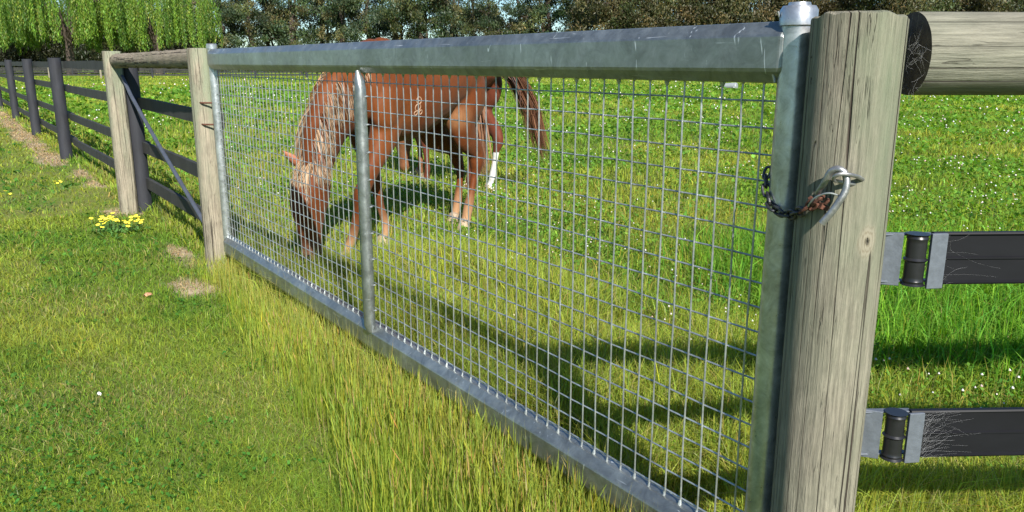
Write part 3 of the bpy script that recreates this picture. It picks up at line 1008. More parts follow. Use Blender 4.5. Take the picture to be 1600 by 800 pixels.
# rusty flakes of old link and a bright wire tie
for p in [(0.1664, -0.0772, 1.0019), (0.1743, -0.0795, 1.0143), (0.1842, -0.0789, 1.0102), (0.1946, -0.0792, 1.0062), (0.202, -0.0771, 1.0146), (0.1934, -0.0815, 1.0214), (0.1765, -0.0775, 1.0034), (0.1978, -0.0763, 1.0031)]:
    mb = MB()
    sx_ = random.uniform(.004, .0075)
    box(mb, (-sx_, -.0025, -.0035), (sx_, .0025, .004), Matrix.Translation(cl(p)) @ Matrix.Rotation(random.uniform(0, 6), 4, Vector((random.random(), random.random(), random.random())).normalized()), .001)
    mb.build('rusty_flake', M_rust, ch, smooth=False)
mb = MB()
tube(mb, spline([cl(p) for p in [(0.1687, -0.0833, 0.9974), (0.1833, -0.0891, 1.0165), (0.2, -0.0902, 1.0274), (0.2144, -0.0875, 1.0312), (0.224, -0.0783, 1.0274)]], 6), .0016, 8)
mb.build('wire_tie', M_wire, ch)

# ------------------------------------------------------------------ spider webs
def web(name, pts_fn, n, label, r=.0002):
    mb = MB()
    for _ in range(n):
        a, m, b = pts_fn()
        tube(mb, spline([a, m, b], 3), r, 3, cap=False)
    o = mb.build(name, M_web)
    tag(o, label, 'cobweb'); return o
def RL(x, y, z):
    return Vector((PX, PY, 0)) + d2 * x - n2 * y + Vector((0, 0, z))
def f1():
    z = random.uniform(1.19, 1.31)
    a = RL(.100, random.uniform(-.045, .04), z); b = RL(random.uniform(.055, .075), random.uniform(-.075, -.05), z + random.uniform(-.05, .05))
    return a, (a + b) / 2 + Vector((random.uniform(-.01, .01),) * 2 + (random.uniform(-.02, .005),)), b
web('cobweb', f1, 45, 'grey cobwebs between the near post and the dark end of the top log', .00006)
def fweb(zc):
    def f():
        a = RL(.163 + random.uniform(0, .01), -.052, zc + random.uniform(-.045, .045))
        b = RL(.172 + abs(random.gauss(0, .05)), -.040, zc + min(.044, max(-.044, (a.z - zc) + random.gauss(0, .02))))
        return a, (a + b) / 2 + Vector((0, 0, random.uniform(-.006, .006))), b
    return f
web('cobweb', fweb(.574), 80, 'pale cobweb on the lower black plastic rail beside its bracket', .00004)
web('cobweb', fweb(.907), 14, 'thin cobweb strands on the upper black plastic rail beside its bracket', .00004)

# ------------------------------------------------------------------ yellow flowers, leaf, daisies
M_stalk = plain('green_stalk', (.07, .16, .03), .6)
def flower_clump(name, cx, cy, n, spread, label, fr=.017):
    root = empty(name, (cx, cy, 0), label=label, cat='flowers')
    mbl = MB()
    for _ in range(n):
        mbf = MB(); mbs = MB()
        x = random.gauss(0, spread[0]); y = random.gauss(0, spread[1]); hgt = random.uniform(.07, .125)
        tube(mbs, [(x * .8, y * .8, 0), (x * .95, y, hgt * .6), (x, y, hgt)], .0015, 5)
        til = Vector((random.uniform(-.2, .7), random.uniform(-.5, .2), 1)).normalized()
        q = til.to_track_quat('Z', 'X'); pts = 9
        V = [Vector((x, y, hgt + .003))]
        for k in range(pts * 2):
            a = math.pi * k / pts; rr = fr * (1 if k % 2 == 0 else .72)
            V.append(Vector((x, y, hgt)) + q @ Vector((rr * math.cos(a), rr * math.sin(a), .004 if k % 2 == 0 else .0)))
        mbf.add(V, [(0, 1 + k, 1 + (k + 1) % (2 * pts)) for k in range(2 * pts)])
        mbs.build('stem', M_stalk, root); mbf.build('flower_head', M_yellow, root, smooth=False)
    for _ in range(n * 4):
        x = random.gauss(0, spread[0] * 1.3); y = random.gauss(0, spread[1] * 1.4); a = random.uniform(0, 6.28); L = random.uniform(.03, .07); z = random.uniform(.02, .07)
        d = Vector((math.cos(a), math.sin(a), .5)); s = Vector((-math.sin(a), math.cos(a), 0)) * .008
        b = Vector((x, y, z * .4)); mbl.add([b, b + d * L * .5 + s, b + d * L, b + d * L * .5 - s], [(0, 1, 2, 3)])
    mbl.build('foliage', M_stalk, root)
    return root
M_yellow = plain('yellow_petals', (.80, .66, .05), .6, var=.1)
flower_clump('yellow_flowers', -5.56, -.375, 22, (.085, .04), 'cluster of pale yellow flowers in the grass left of the strainer post foot')
flower_clump('yellow_flowers', -5.46, -.215, 16, (.06, .035), 'cluster of pale yellow flowers in front of the strainer post foot', .016)
flower_clump('yellow_flowers', -8.0, -.42, 5, (.14, .05), 'few small yellow flowers in the lawn beyond the bigger clusters', .014)
flower_clump('yellow_flowers', -7.5, -.90, 2, (.05, .03), 'lone yellow flower at the left edge of the lawn', .016)
def ragged(name, cx, cy, r, mat, label, cat, z=.035, h=.014, k=13):
    mb = MB(); V = [(0, 0, h)]
    for i in range(k):
        a = 2 * math.pi * i / k; q = r * random.uniform(.6, 1.1)
        V.append((q * math.cos(a), q * math.sin(a) * .8, random.uniform(-.004, .008)))
    V.append((0, 0, -.004))
    F = [(0, 1 + i, 1 + (i + 1) % k) for i in range(k)] + [(k + 1, 1 + (i + 1) % k, 1 + i) for i in range(k)]
    mb.add(V, F); o = mb.build(name, mat, None, smooth=False, loc=(cx, cy, z)); tag(o, label, cat)
M_leafdead = plain('dead_orange_leaf', (.50, .24, .14), .8, var=.3, scale=60)
ragged('dead_leaf', -3.50, -.50, .038, M_leafdead, 'crumpled orange brown dead leaf on the lawn near the far gate post', 'leaf')
M_white = plain('white_petals', (.75, .75, .68), .6, var=.05)
ragged('white_flower', -2.15, -.93, .010, M_white, 'single white clover flower in the mown grass', 'flower', .05, .008)
# pale tub far out in the paddock
tb = empty('feed_tub', (-24.2, 28.6, 0), .4, label='low pale tub lying far out in the paddock behind the gate', cat='tub')
mb = MB(); tube(mb, [(-.34, 0, .16), (-.30, 0, .17), (.28, 0, .19), (.33, 0, .19)], [(.13, .10), (.17, .14), (.20, .16), (.16, .13)], 16)
mb.build('tub_body', plain('pale_plastic', (.24, .26, .27), .5), tb)
mb = MB(); tube(mb, spline([(-.55, 0, .05), (-.50, 0, .16), (-.34, 0, .17)], 4), .03, 8); mb.build('handle', M_roller, tb)

# ------------------------------------------------------------------ horses
def hair_ribbons(name, roots, mid, tips, width, cols, parent, mat):
    n = len(roots); roots = np.array(roots); mid = np.array(mid); tips = np.array(tips)
    th = RNG.uniform(0, np.pi, n); s = np.stack([np.cos(th), np.sin(th), np.zeros(n)], 1)
    w_ = np.array(width).reshape(-1, 1)
    bz = lambda t: roots * (1 - t) ** 2 + mid * 2 * t * (1 - t) + tips * t * t
    m1 = bz(.35); m2 = bz(.7)
    V = np.stack([roots - s * w_ * .5, roots + s * w_ * .5, m1 - s * w_ * .6, m1 + s * w_ * .6, m2 - s * w_ * .5, m2 + s * w_ * .5, tips], 1)
    i = (np.arange(n) * 7)[:, None]
    T = np.concatenate([i + np.array([t]) for t in ([0, 1, 2], [1, 3, 2], [2, 3, 4], [3, 5, 4], [4, 5, 6])])
    cols = np.array(cols)
    o = np_mesh(name, V.reshape(-1, 3), T, mat, np.repeat(cols, 7, 0), parent)
    return o
M_hair = leafmat('horse_hair', .15, .45, .5)
M_eye = plain('horse_eye', (.01, .007, .005), .08, spec=.9, var=.1)

def make_horse(root, legs, coat, head=True, sockleg=None, hoofcol=(.30, .24, .17), mus=1.0, name='body', belly=0.0):
    """coat: function (N,3 local coords, normals) -> colours.  legs: dict of joint lists"""
    parts = MB()
    def sweep(pts, rad, per=5, n=20, upv=None):
        p = spline(pts, per); r_ = splinev(rad, per)
        r_ = [(max(.004, a), max(.004, b)) for a, b in r_]
        tube(parts, p, r_, n, upv=upv)
    # torso, (side half width, half height)
    sweep([(-.735, 0, 1.06), (-.69, 0, 1.10), (-.58, 0, 1.145), (-.42, 0, 1.150), (-.22, 0, 1.12), (0, 0, 1.06 - belly), (.22, 0, 1.04 - belly), (.42, 0, 1.065), (.56, 0, 1.06), (.66, 0, 1.02), (.70, 0, 1.0)],
          [(.05, .08), (.14, .17), (.225, .235), (.262, .255), (.262, .262), (.268, .29), (.262, .315), (.225, .305), (.185, .25), (.12, .15), (.05, .07)], upv=(0, 0, 1), n=28)
    # withers and croup ridges
    sweep([(.50, 0, 1.24), (.36, 0, 1.315), (.18, 0, 1.26), (0, 0, 1.20)], [(.05, .08), (.055, .085), (.06, .08), (.06, .06)], upv=(0, 0, 1))
    sweep([(-.20, 0, 1.28), (-.42, 0, 1.32), (-.62, 0, 1.25), (-.74, 0, 1.13)], [(.07, .06), (.12, .085), (.10, .08), (.04, .05)], upv=(0, 0, 1))
    nk = [Vector(p) for p in legs['neck']]
    sweep(nk, legs['neck_r'], upv=(1, 0, .2))
    hd = [Vector(p) for p in legs['head']]
    sweep(hd, legs['head_r'], upv=(1, 0, .25), n=18)
    for key, rad in (('fl', legs['front_r']), ('fr', legs['front_r']), ('hl', legs['hind_r']), ('hr', legs['hind_r'])):
        sweep(legs[key], rad, upv=(1, 0, 0), per=4, n=16)
    # shoulder and thigh masses
    for sgn in (-1, 1):
        sweep([(.40, sgn * .10, 1.22), (.46, sgn * .14, 1.08), (.52, sgn * .135, .94), (.48, sgn * .12, .84)], [(.05, .07), (.075, .13), (.075, .125), (.06, .08)], upv=(1, 0, 0))
        sweep([(-.46, sgn * .12, 1.22), (-.50, sgn * .155, 1.06), (-.44, sgn * .15, .92), (-.34, sgn * .13, .82)], [(.08, .12), (.105, .19), (.10, .17), (.06, .09)], upv=(1, 0, 0))
    me = bpy.data.meshes.new('tmp'); me.from_pydata(parts.v, [], parts.f); me.update()
    tmp = bpy.data.objects.new('tmp', me); C.objects.link(tmp)
    rm = tmp.modifiers.new('r', 'REMESH'); rm.mode = 'VOXEL'; rm.voxel_size = .0115; rm.use_smooth_shade = True
    sm = tmp.modifiers.new('s', 'SMOOTH'); sm.factor = .6; sm.iterations = 7
    dg = bpy.context.evaluated_depsgraph_get()
    ev = tmp.evaluated_get(dg)
    me2 = bpy.data.meshes.new_from_object(ev)
    bpy.data.objects.remove(tmp)
    nv = len(me2.vertices)
    co = np.empty(nv * 3); me2.vertices.foreach_get('co', co); co = co.reshape(-1, 3)
    no = np.empty(nv * 3); me2.vertices.foreach_get('normal', no); no = no.reshape(-1, 3)
    # soft muscle and vein relief
    q = co * np.array([5, 5, 5])
    dd = np.array([mnoise.noise(Vector(p)) + .5 * mnoise.noise(Vector(p) * 2.3) for p in q])
    co2 = co + no * (dd * .0065 * mus)[:, None]
    me2.vertices.foreach_set('co', co2.ravel())
    col = coat(co, no)
    ca = me2.color_attributes.new('Col', 'FLOAT_COLOR', 'POINT')
    cc = np.ones((nv, 4)); cc[:, :3] = col
    ca.data.foreach_set('color', cc.ravel())
    me2.materials.clear(); me2.materials.append(M_coat)
    me2.polygons.foreach_set('use_smooth', np.ones(len(me2.polygons), dtype=bool))
    me2.update()
    o = bpy.data.objects.new(name, me2); C.objects.link(o); o.parent = root
    # hooves
    for key in ('fl', 'fr', 'hl', 'hr'):
        f = Vector(legs[key][-1]); mb = MB()
        tube(mb, [(f.x + .030, f.y, 0.0), (f.x + .022, f.y, .03), (f.x + .006, f.y, .075), (f.x, f.y, .085)], [(.058, .066), (.054, .062), (.044, .046), (.03, .03)], 18, upv=(1, 0, 0))
        mb.build('hoof', M_hoof, root)
    return o
M_hoof = plain('horn', (.30, .22, .15), .6, var=.25, scale=30)
M_coat, nt_, bs_ = newmat('horse_coat')
va = nt_.nodes.new('ShaderNodeVertexColor'); va.layer_name = 'Col'
f_ = noise(nt_, coords(nt_, (1, 1, .3)), 60, 4, .7)
rr_ = ramp(nt_, f_, [(.3, .82), (.7, 1.15)]).outputs[0]
nt_.links.new(mixc(nt_, 1.0, va.outputs[0], rr_, 'MULTIPLY'), bs_.inputs['Base Color'])
bs_.inputs['Roughness'].default_value = .58
bs_.inputs['Specular IOR Level'].default_value = .12
bs_.inputs['Sheen Weight'].default_value = .03
bump(nt_, f_, bs_, .12, .003)

front_r = [(.095, .13), (.080, .10), (.058, .068), (.046, .054), (.050, .056), (.034, .036), (.027, .030), (.034, .036), (.031, .033), (.045, .048)]
hind_r = [(.11, .19), (.10, .17), (.078, .125), (.054, .075), (.048, .066), (.033, .040), (.029, .033), (.036, .039), (.033, .035), (.045, .048)]
def fleg(s, x1, x2, y0=.115, y1=None):
    y1 = y0 if y1 is None else y1
    # elbow, mid forearm, knee, cannon, fetlock, pastern
    pts = [(.45, y0 * s, .90)]
    for t, z in ((.25, .76), (.6, .62), (.85, .52), (1.0, .455)):
        pts.append((.45 + (x1 - .45) * t, y0 * s, z))
    for t, z in ((.25, .36), (.6, .24), (.9, .155)):
        pts.append((x1 + (x2 - .02 - x1) * t, (y0 + (y1 - y0) * t) * s, z))
    pts += [(x2, y1 * s, .11), (x2 + .01, y1 * s, .04)]
    return pts
def hleg(s, xh, xf, y0=.13, y1=.115):
    return [(-.42, y0 * s, .98), (-.40, y0 * s, .86), (-.46, y0 * s, .72), (-.5 + (xh + .5) * .8, y0 * s, .60), (xh, y0 * s, .50),
            (xh + .01, y1 * s, .40), (xh + (xf - xh) * .45, y1 * s, .27), (xf - .02, y1 * s, .155), (xf, y1 * s, .11), (xf + .015, y1 * s, .04)]
HA = dict(
    neck=[(.42, 0, 1.12), (.60, 0, 1.09), (.76, -.02, 1.0), (.865, -.05, .865), (.905, -.08, .73), (.92, -.10, .61)],
    neck_r=[(.14, .27), (.13, .25), (.105, .215), (.088, .18), (.078, .145), (.068, .11)],
    head=[(.93, -.10, .625), (.955, -.105, .54), (.985, -.115, .43), (.99, -.12, .31), (.98, -.128, .19), (.975, -.13, .11), (.975, -.13, .06)],
    head_r=[(.07, .08), (.098, .122), (.098, .135), (.075, .105), (.058, .074), (.060, .068), (.038, .042)],
    fl=fleg(1, .76, .775, .10, -.01), fr=fleg(-1, .31, .265, .125, .09), hl=hleg(1, -.64, -.50), hr=hleg(-1, -.78, -.69, .13, .09),
    front_r=front_r, hind_r=hind_r)
RA = empty('horse', (-3.98, 1.39, 0), math.atan2(-.879, .477), label='chestnut horse with flaxen mane grazing just behind the gate, head down at the left', cat='horse')
def mixv(a, b, t): return a + (b - a) * t[:, None]
def coatA(co, no):
    base = np.tile(np.array([.112, .030, .008]), (len(co), 1))
    nz = np.array([mnoise.noise(Vector(p) * 2.2) for p in co])
    base = mixv(base, np.array([.150, .046, .012]), sstep(-.1, .5, nz) * .7)
    base = mixv(base, np.array([.27, .13, .06]), sstep(-.15, -.33, co[:, 0]) * 0 + (1 - sstep(.0, .16, np.hypot(co[:, 0] + .28, (co[:, 2] - .86) * 1.2))) * .8)
    fx = ((co[:, 0] > .1) | (co[:, 0] < -.4)) & (co[:, 2] < .35) & (np.hypot(co[:, 0] - .98, (co[:, 1] + .12)) > .17)
    base = mixv(base, np.array([.33, .19, .10]), (1 - sstep(.08, .34, co[:, 2])) * fx * .9)
    hd = np.hypot(co[:, 0] - .98, co[:, 1] + .12) < .2
    base = mixv(base, np.array([.24, .14, .10]), hd * (1 - sstep(.05, .22, co[:, 2])) * .9)
    return base
bodyA = make_horse(RA, HA, coatA)
# ears
def ear(root, base, tip, w=.028, name='ear'):
    b = Vector(base); t = Vector(tip); ax = (t - b).normalized(); s = ax.cross(Vector((1, 0, 0))).normalized(); q = ax.cross(s)
    mb = MB(); V = []; F = []; n = 12
    for i, (f, r) in enumerate(((0, .75), (.3, 1.0), (.6, .8), (.85, .4), (1, .05))):
        for k in range(n):
            a = 2 * math.pi * k / n; d = q * math.cos(a) * w * r * (.35 if math.cos(a) > 0 else .8) + s * math.sin(a) * w * r
            V.append(b + (t - b) * f + d)
    for i in range(4):
        for k in range(n): F.append((i * n + k, i * n + (k + 1) % n, (i + 1) * n + (k + 1) % n, (i + 1) * n + k))
    F.append(tuple(range((4) * n, 5 * n)))
    mb.add(V, F); return mb.build(name, M_ear, root)
M_ear = plain('chestnut_ear', (.30, .10, .045), .6, var=.2, scale=40)
ear(RA, (.965, -.035, .635), (1.05, .03, .745), .034); ear(RA, (.965, -.165, .635), (1.06, -.235, .735), .034)
def blob(root, name, c, r, mat, sc=(1, 1, 1)):
    mb = MB(); n = 14; V = []; F = []
    for i in range(9):
        th = math.pi * i / 8
        for k in range(n):
            a = 2 * math.pi * k / n
            V.append((c[0] + r * sc[0] * math.sin(th) * math.cos(a), c[1] + r * sc[1] * math.sin(th) * math.sin(a), c[2] + r * sc[2] * math.cos(th)))
    for i in range(8):
        for k in range(n): F.append((i * n + k, (i + 1) * n + k, (i + 1) * n + (k + 1) % n, i * n + (k + 1) % n))
    mb.add(V, F); return mb.build(name, mat, root)
blob(RA, 'eye', (1.035, -.052, .445), .020, M_eye); blob(RA, 'eye', (1.035, -.185, .445), .020, M_eye)
blob(RA, 'nostril', (1.035, -.105, .095), .014, M_eye, (.6, .8, 1.4)); blob(RA, 'nostril', (1.035, -.155, .095), .014, M_eye, (.6, .8, 1.4))
# mane: along the crest, falling to the left side, and a forelock
crest = spline([(.46, 0, 1.34), (.68, -.0, 1.30), (.88, -.03, 1.16), (.975, -.06, .97), (.985, -.085, .81), (.975, -.10, .70)], 12)
R_, M_, T_, W_, Cc = [], [], [], [], []
flax = np.array([.42, .27, .155])
for lock in range(150):
    t = random.random(); p = crest[int(t * (len(crest) - 1))]
    s = 1 if random.random() < .70 else -1
    L = random.uniform(.15, .33) * (1 if t < .85 else .7); out = random.uniform(.065, .10)
    dx = random.uniform(-.03, .05); k0 = random.uniform(.5, 1.15); fl = random.random() < .72
    for i in range(26):
        b = Vector(p) + Vector((random.uniform(-.012, .014), random.uniform(-.018, .018), random.uniform(-.012, .012)))
        R_.append(b); Lh = L * random.uniform(.75, 1.05)
        M_.append(b + Vector((dx * .5 + random.uniform(-.008, .008), s * out, -Lh * .30)))
        T_.append(b + Vector((dx + random.uniform(-.016, .016), s * (out * 1.2 + random.uniform(0, .015)), -Lh)))
        W_.append(random.uniform(.003, .007)); k = k0 * random.uniform(.75, 1.2)
        Cc.append(flax * k if fl else np.array([.22, .085, .035]) * k)
hair_ribbons('mane', R_, M_, T_, W_, Cc, RA, M_hair)
R_, M_, T_, W_, Cc = [], [], [], [], []
for i in range(500):
    b = Vector((1.0, -.105, .66)) + Vector((random.uniform(-.02, .02), random.uniform(-.045, .045), random.uniform(-.02, .02)))
    L = random.uniform(.10, .24)
    R_.append(b); M_.append(b + Vector((.075, random.uniform(-.03, .03), -L * .4))); T_.append(b + Vector((.085, random.uniform(-.06, .06), -L)))
    W_.append(random.uniform(.003, .006)); k = random.uniform(.5, 1.1); Cc.append(flax * k)
hair_ribbons('forelock', R_, M_, T_, W_, Cc, RA, M_hair)
def tail(root, base, mid, tip, n, spread, c0, c1, name='tail', wd=(.004, .009)):
    R_, M_, T_, W_, Cc = [], [], [], [], []
    base, mid, tip = Vector(base), Vector(mid), Vector(tip)
    for i in range(n):
        j = Vector((random.gauss(0, 1), random.gauss(0, 1), random.gauss(0, .5))); f = random.uniform(.6, 1.05)
        R_.append(base + j * .02 + (mid - base) * random.uniform(0, .3)); M_.append(mid + j * spread); T_.append(base + (tip - base) * f + j * spread * random.uniform(.5, 1.6) + (mid - (base + tip) / 2) * (1 - f))
        W_.append(random.uniform(*wd)); k = random.uniform(.5, 1.2); m = random.random()
        Cc.append((np.array(c0) * (1 - m) + np.array(c1) * m) * k)
    return hair_ribbons(name, R_, M_, T_, W_, Cc, root, M_hair)
tail(RA, (-.735, 0, 1.20), (-.83, .04, .92), (-.80, .10, .38), 700, .028, (.22, .08, .035), (.42, .24, .14))
# freeze brand on the shoulder: stacked loops
mb = MB()
def ring(mb, c, rx, rz, yy=0):
    pts = []
    for k in range(14):
        a = 2 * math.pi * k / 14; pts.append((c[0] + rx * math.cos(a), c[1], c[2] + rz * math.sin(a)))
    tube(mb, pts, .0035, 6, closed=True)
def surf_pt(xl, zl):
    """snap to the left flank surface"""
    hit, lo, no_, fi = bodyA.ray_cast(Vector((xl, .6, zl)), Vector((0, -1, 0)))
    return lo if hit else Vector((xl, .24, zl))
for (bx0, bz0, rx, rz) in ((.315, 1.005, .020, .022), (.318, .962, .022, .022), (.285, .93, .012, .014), (.325, .925, .013, .013)):
    pts = []
    for k in range(14):
        a = 2 * math.pi * k / 14; s_ = surf_pt(bx0 + rx * math.cos(a), bz0 + rz * math.sin(a)); pts.append(s_ + Vector((0, .0005, 0)))
    tube(mb, pts, .0035, 6, closed=True)
mb.build('brand_mark', plain('pale_branded_hair', (.36, .22, .14), .7), RA)

# second horse behind the first
HB = dict(
    neck=[(.40, 0, 1.12), (.54, 0, 1.06), (.70, .0, .945), (.84, .0, .80), (.93, .0, .66), (.965, .0, .57)],
    neck_r=HA['neck_r'],
    head=[(.955, .0, .605), (.985, 0, .53), (1.0, 0, .42), (1.0, 0, .30), (.99, 0, .18), (.985, 0, .10), (.985, 0, .055)],
    head_r=HA['head_r'],
    fl=fleg(1, .28, .26, .12), fr=fleg(-1, .86, .84, .12), hl=hleg(1, -.62, -.56), hr=hleg(-1, -.70, -.60),
    front_r=front_r, hind_r=hind_r)
RB = empty('horse', (-6.12, 2.92, 0), math.atan2(.0, -1.0), label='darker chestnut horse behind the first, with one white hind sock and swishing tail', cat='horse')
def coatB(co, no):
    base = np.tile(np.array([.11, .03, .015]), (len(co), 1))
    base = mixv(base, np.array([.17, .07, .032]), ((co[:, 0] > .3) & (co[:, 2] < .7)) * 1.0)
    sock = (co[:, 0] < -.3) & (co[:, 1] < .0) & (co[:, 2] < .40)
    base = np.where(sock[:, None], np.array([.72, .70, .68]), base)
    return base
make_horse(RB, HB, coatB)
ear(RB, (.975, .05, .60), (1.045, .08, .70)); ear(RB, (.965, -.05, .60), (1.04, -.08, .695))
blob(RB, 'eye', (1.035, .066, .445), .020, M_eye); blob(RB, 'eye', (1.035, -.066, .445), .020, M_eye)
tail(RB, (-.735, 0, 1.26), (-.93, -.34, 1.12), (-.90, -.52, .34), 1000, .032, (.07, .022, .016), (.26, .12, .06))
R_, M_, T_, W_, Cc = [], [], [], [], []
for i in range(900):
    p = crest[int(random.random() * (len(crest) - 1))]; s = random.choice((-1, 1)); L = random.uniform(.10, .22)
    b = Vector((p.x, 0, p.z)); R_.append(b); M_.append(b + Vector((0, s * .1, -L * .45))); T_.append(b + Vector((0, s * .12, -L))); W_.append(.006)
    Cc.append(np.array([.22, .09, .05]) * random.uniform(.6, 1.3))
hair_ribbons('mane', R_, M_, T_, W_, Cc, RB, M_hair)

# ------------------------------------------------------------------ far fences and trees
hv = Vector((fw.x, fw.y, 0)).normalized()
def place(px, dist):
    """ground spot at a heading and a distance from where the photo was taken"""
    a = math.atan((px - 800) / FPX * math.cos(PITCH) ** 0)
    d = hv * dist + rt * (dist * (px - 800) / (FPX * math.cos(PITCH) + 302 * math.sin(PITCH)))
    return Vector((cam_pos.x + d.x, cam_pos.y + d.y, 0))
def farfence(name, D, label, rails, px0, px1, step, H, light=()):
    A = place(px0, D); B = place(px1, D * 1.02); n = int((B - A).length / step)
    root = empty(name, A, math.atan2((B - A).y, (B - A).x), label=label, cat='fence', group='dark rail fences across the far side of the paddock')
    L = (B - A).length
    for z in rails:
        mb = MB(); box(mb, (0, .03, z), (L, .07, z + .13)); mb.build('rail', M_blackrail, root, smooth=False)
    for i in range(n + 1):
        mb = MB(); tube(mb, [(i * step, 0, -.3), (i * step, 0, H)], .075, 10)
        o = mb.build('post', M_pole2 if i in light else M_black, root, smooth=True)
farfence('far_fence', 64, 'dark rail fence crossing the far side of the paddock, nearer of two', (1.02, .62, .24), -250, 1750, 4.0, 1.22, (4, 5))
farfence('far_fence', 79, 'dark rail fence crossing the far side of the paddock, beyond a strip of grass', (1.05, .66, .28), -250, 1750, 4.4, 1.25)

def cards(P, size, asp, col, droop=.5):
    """leaf clumps: small quads"""
    n = len(P)
    a = RNG.normal(0, 1, (n, 3)); a[:, 2] -= droop * 1.6; a /= np.linalg.norm(a, axis=1)[:, None]
    b = RNG.normal(0, 1, (n, 3)); b -= a * (a * b).sum(1)[:, None]; b /= np.linalg.norm(b, axis=1)[:, None]
    s = size[:, None]
    V = np.stack([P - a * s * .5, P + b * s * asp * .5, P + a * s * .5, P - b * s * asp * .5], 1)
    i = (np.arange(n) * 4)[:, None]
    T = np.concatenate([i + np.array([[0, 1, 2]]), i + np.array([[0, 2, 3]])])
    return V.reshape(-1, 3), T, np.repeat(col, 4, 0)

def eucalypt(seed, H=17, spread=4.5, ncl=46, percl=150, dense=1.0, cols=None, low=1.2, name='gum_tree'):
    rs = random.Random(seed); rg = np.random.default_rng(seed)
    root = empty(name)
    mb = MB(); tips = []
    lean = Vector((rs.uniform(-.06, .06), rs.uniform(-.06, .06), 1))
    tp = [Vector((0, 0, -.5))]
    for k in range(1, 9):
        z = H * .85 * k / 8; tp.append(Vector((lean.x * z + rs.uniform(-.25, .25), lean.y * z + rs.uniform(-.25, .25), z)))
    tube(mb, tp, [.36 * (1 - .8 * k / 8) + .03 for k in range(9)], 9)
    if rs.random() < .6: tube(mb, [p + Vector((.5 + .07 * k, .3, 0)) for k, p in enumerate(tp[:7])], [.17 * (1 - .8 * k / 7) + .03 for k in range(7)], 8)
    nb = 15
    for k in range(nb):
        t = rs.uniform(.12, .98); i = int(t * 8); p = tp[i].lerp(tp[min(8, i + 1)], t * 8 - i)
        a = rs.uniform(0, 6.28); L = spread * rs.uniform(.35, 1.0) * (1.1 - .35 * t)
        pts = [p, p + Vector((math.cos(a) * L * .4, math.sin(a) * L * .4, L * rs.uniform(.15, .6)))]
        pts.append(pts[1] + Vector((math.cos(a) * L * .5, math.sin(a) * L * .5, L * rs.uniform(-.1, .4))))
        tube(mb, spline(pts, 3), [.075, .065, .055, .048, .04, .03, .018], 6)
        tips += [pts[1], pts[2], pts[2], pts[1].lerp(pts[2], .5)]
    tr = mb.build('trunk', rs.choice((M_bark_pale, M_bark_dark, M_bark_dark)), root)
    Ps, Ss, Cs = [], [], []
    cols = cols or [np.array([.045, .072, .036]), np.array([.085, .105, .045]), np.array([.10, .095, .05]), np.array([.035, .055, .035])]
    for k in range(ncl):
        c = rs.choice(tips) + Vector((rs.gauss(0, .9), rs.gauss(0, .9), rs.gauss(0, .9)))
        if rs.random() < .36: c = Vector((rs.gauss(0, spread * .5), rs.gauss(0, spread * .5), rs.uniform(low, H * .55)))
        r = rs.uniform(.45, 1.15) * dense; m = int(percl * r)
        q = rg.normal(0, 1, (m, 3)) * np.array([r * .52, r * .52, r * .42]) + np.array(c)
        Ps.append(q); Ss.append(rg.uniform(.18, .46, m)); cc = rs.choice(cols)
        Cs.append(np.tile(cc * rs.uniform(.5, 1.6), (m, 1)))
    P = np.concatenate(Ps); P[:, 2] = np.maximum(P[:, 2], .3)
    v = cards(P, np.concatenate(Ss), .34, vary(np.concatenate(Cs), .20), .7)
    np_mesh('crown', v[0], v[1], M_leaf, v[2], root)
    return root
def copy_tree(src):
    r = src.copy(); C.objects.link(r)
    for chd in src.children:
        q = chd.copy(); C.objects.link(q); q.parent = r
    return r
gum_protos = [eucalypt(s, H=15 + s % 3 * 2, ncl=104, percl=230, low=1.0) for s in (1, 2, 3, 4)]
brown = [np.array([.060, .062, .030]), np.array([.078, .072, .036]), np.array([.050, .066, .026]), np.array([.090, .074, .040])]
dense_protos = [eucalypt(s, H=15, spread=4.2, ncl=170, percl=170, dense=1.35, cols=brown, low=.6, name='dense_tree') for s in (21, 22, 23)]
for pr_ in gum_protos: pr_['group'] = 'gum trees along the far side of the paddock'; pr_['category'] = 'tree'
for pr_ in dense_protos: pr_['group'] = 'dense dark trees along the far right side'; pr_['category'] = 'tree'
used = set()
def put(protos, k, px, D, s, label):
    src = protos[k % len(protos)]
    if id(src) in used: t = copy_tree(src)
    else: used.add(id(src)); t = src
    t.location = place(px, D); t.rotation_euler = (0, 0, random.uniform(0, 6.28)); t.scale = (s, s, s * random.uniform(.9, 1.1))
    t['label'] = label
    return t
ordn = ['first', 'second', 'third', 'fourth', 'fifth', 'sixth', 'seventh', 'eighth', 'ninth', 'tenth', 'eleventh', 'twelfth', 'thirteenth', 'fourteenth', 'fifteenth', 'sixteenth', 'seventeenth']
gpx = [352, 392, 428, 462, 505, 540, 578, 618, 662, 700, 742, 775, 815, 850, 888, 925]
for i, px in enumerate(gpx):
    put(gum_protos, i * 3 + i // 4, px + random.uniform(-6, 6), random.uniform(98, 118), random.uniform(.85, 1.1), 'tall thin gum tree with sky between its branches, %s from the willows' % ordn[i])
dpx = [965, 1030, 1085, 1145, 1205, 1265, 1330, 1395, 1450, 1515, 1570, 1630, 1700, 1780]
for i, px in enumerate(dpx):
    put(dense_protos, i + i // 3, px, random.uniform(92, 104), random.uniform(.9, 1.1), 'dense brown green tree in the solid far row, %s right of the gum trees' % ordn[i])

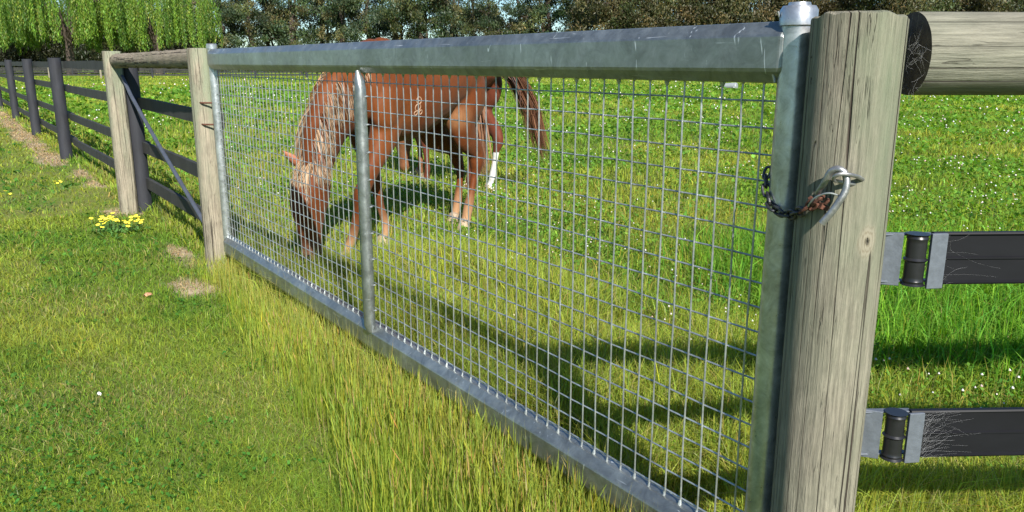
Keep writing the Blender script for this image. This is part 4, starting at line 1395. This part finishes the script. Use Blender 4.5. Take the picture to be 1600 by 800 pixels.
# willows
def willow(seed, R=7.0, H=11.0, nst=1300):
    rs = random.Random(seed); rg = np.random.default_rng(seed)
    root = empty('weeping_willow')
    mb = MB()
    tube(mb, [(0, 0, -.4), (.1, 0, 1.2), (0, .1, 2.6), (.1, .1, 4.0)], [.55, .42, .36, .30], 12)
    for k in range(9):
        a = 2 * math.pi * k / 9 + rs.uniform(-.2, .2); L = R * rs.uniform(.55, .85)
        tube(mb, spline([(0, 0, 3.2), (math.cos(a) * L * .4, math.sin(a) * L * .4, H * .62), (math.cos(a) * L, math.sin(a) * L, H * .74)], 4), [.20, .18, .16, .14, .12, .10, .08, .06, .04], 7)
    mb.build('trunk', M_bark_dark, root)
    Ps, Cs = [], []
    bun = []
    for k in range(nst // 9):
        a = rs.uniform(0, 6.283); rr = R * math.sqrt(rs.uniform(.08, 1.0)) * (1 + .10 * math.sin(a * 5 + seed) + .05 * math.sin(a * 11))
        bun.append((rr * math.cos(a), rr * math.sin(a), rr, rs.uniform(1.9, 4.4), rs.random()))
    for k in range(nst):
        bx, by, rr, b0, curt = bun[k % len(bun)]
        bx += rs.gauss(0, .13); by += rs.gauss(0, .13); rr = math.hypot(bx, by); a = math.atan2(by, bx)
        top = H * (1 - .30 * (rr / R) ** 2.2) + rs.gauss(0, .5)
        bot = b0 + abs(rs.gauss(0, .45)) + (1 - rr / R) * 1.6
        top = min(top, bot + rs.uniform(2.5, 7))
        m = max(4, int((top - bot) / .115))
        z = np.linspace(bot, top, m)
        sw = rg.normal(0, .12, 2)
        x = rr * math.cos(a) + sw[0] * (top - z) * .12 + rg.normal(0, .07, m); y = rr * math.sin(a) + sw[1] * (top - z) * .12 + rg.normal(0, .07, m)
        Ps.append(np.stack([x, y, z], 1))
        c = np.array([.14, .245, .038]) if curt > .45 else np.array([.075, .15, .028])
        if rs.random() < .15: c = np.array([.22, .27, .07])
        Cs.append(np.tile(c * rs.uniform(.65, 1.25), (m, 1)))
    P = np.concatenate(Ps); n = len(P)
    v = cards(P, rg.uniform(.16, .34, n), .30, vary(np.concatenate(Cs), .22), 2.2)
    np_mesh('crown', v[0], v[1], M_willow, v[2], root)
    return root
wl = [willow(5), willow(8)]
for w0 in wl: tag(w0, cat='tree', group='weeping willows beyond the black fence')
def put_w(k, px, D, s, rz, label):
    src = wl[k]
    if id(src) in used: t = copy_tree(src)
    else: used.add(id(src)); t = src
    t.location = place(px, D); t.scale = (s,) * 3; t.rotation_euler = (0, 0, rz); t['label'] = label
put_w(0, 246, 88, .95, .3, 'bright green weeping willow nearest the gum trees')
put_w(1, 110, 84, 1.0, 1.1, 'bright green weeping willow in the middle of the row')
put_w(0, -35, 86, 1.05, 2.6, 'weeping willow cut by the left edge of the picture')
put_w(1, -190, 88, 1.0, 4.0, 'weeping willow at the far left end of the row')
# understorey behind the willows, the shade there put into its dark leaf colours
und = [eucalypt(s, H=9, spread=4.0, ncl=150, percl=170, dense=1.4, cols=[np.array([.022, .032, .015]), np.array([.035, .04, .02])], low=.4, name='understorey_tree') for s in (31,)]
for i, px in enumerate((-140, -80, -20, 40, 95, 150, 205, 255, 300)):
    und[0]['group'] = 'dark trees behind the willows'; und[0]['category'] = 'tree'
    put(und, i, px, 104, 1.0, 'dark tree in the shade behind the willows, %s from the left' % ordn[i])
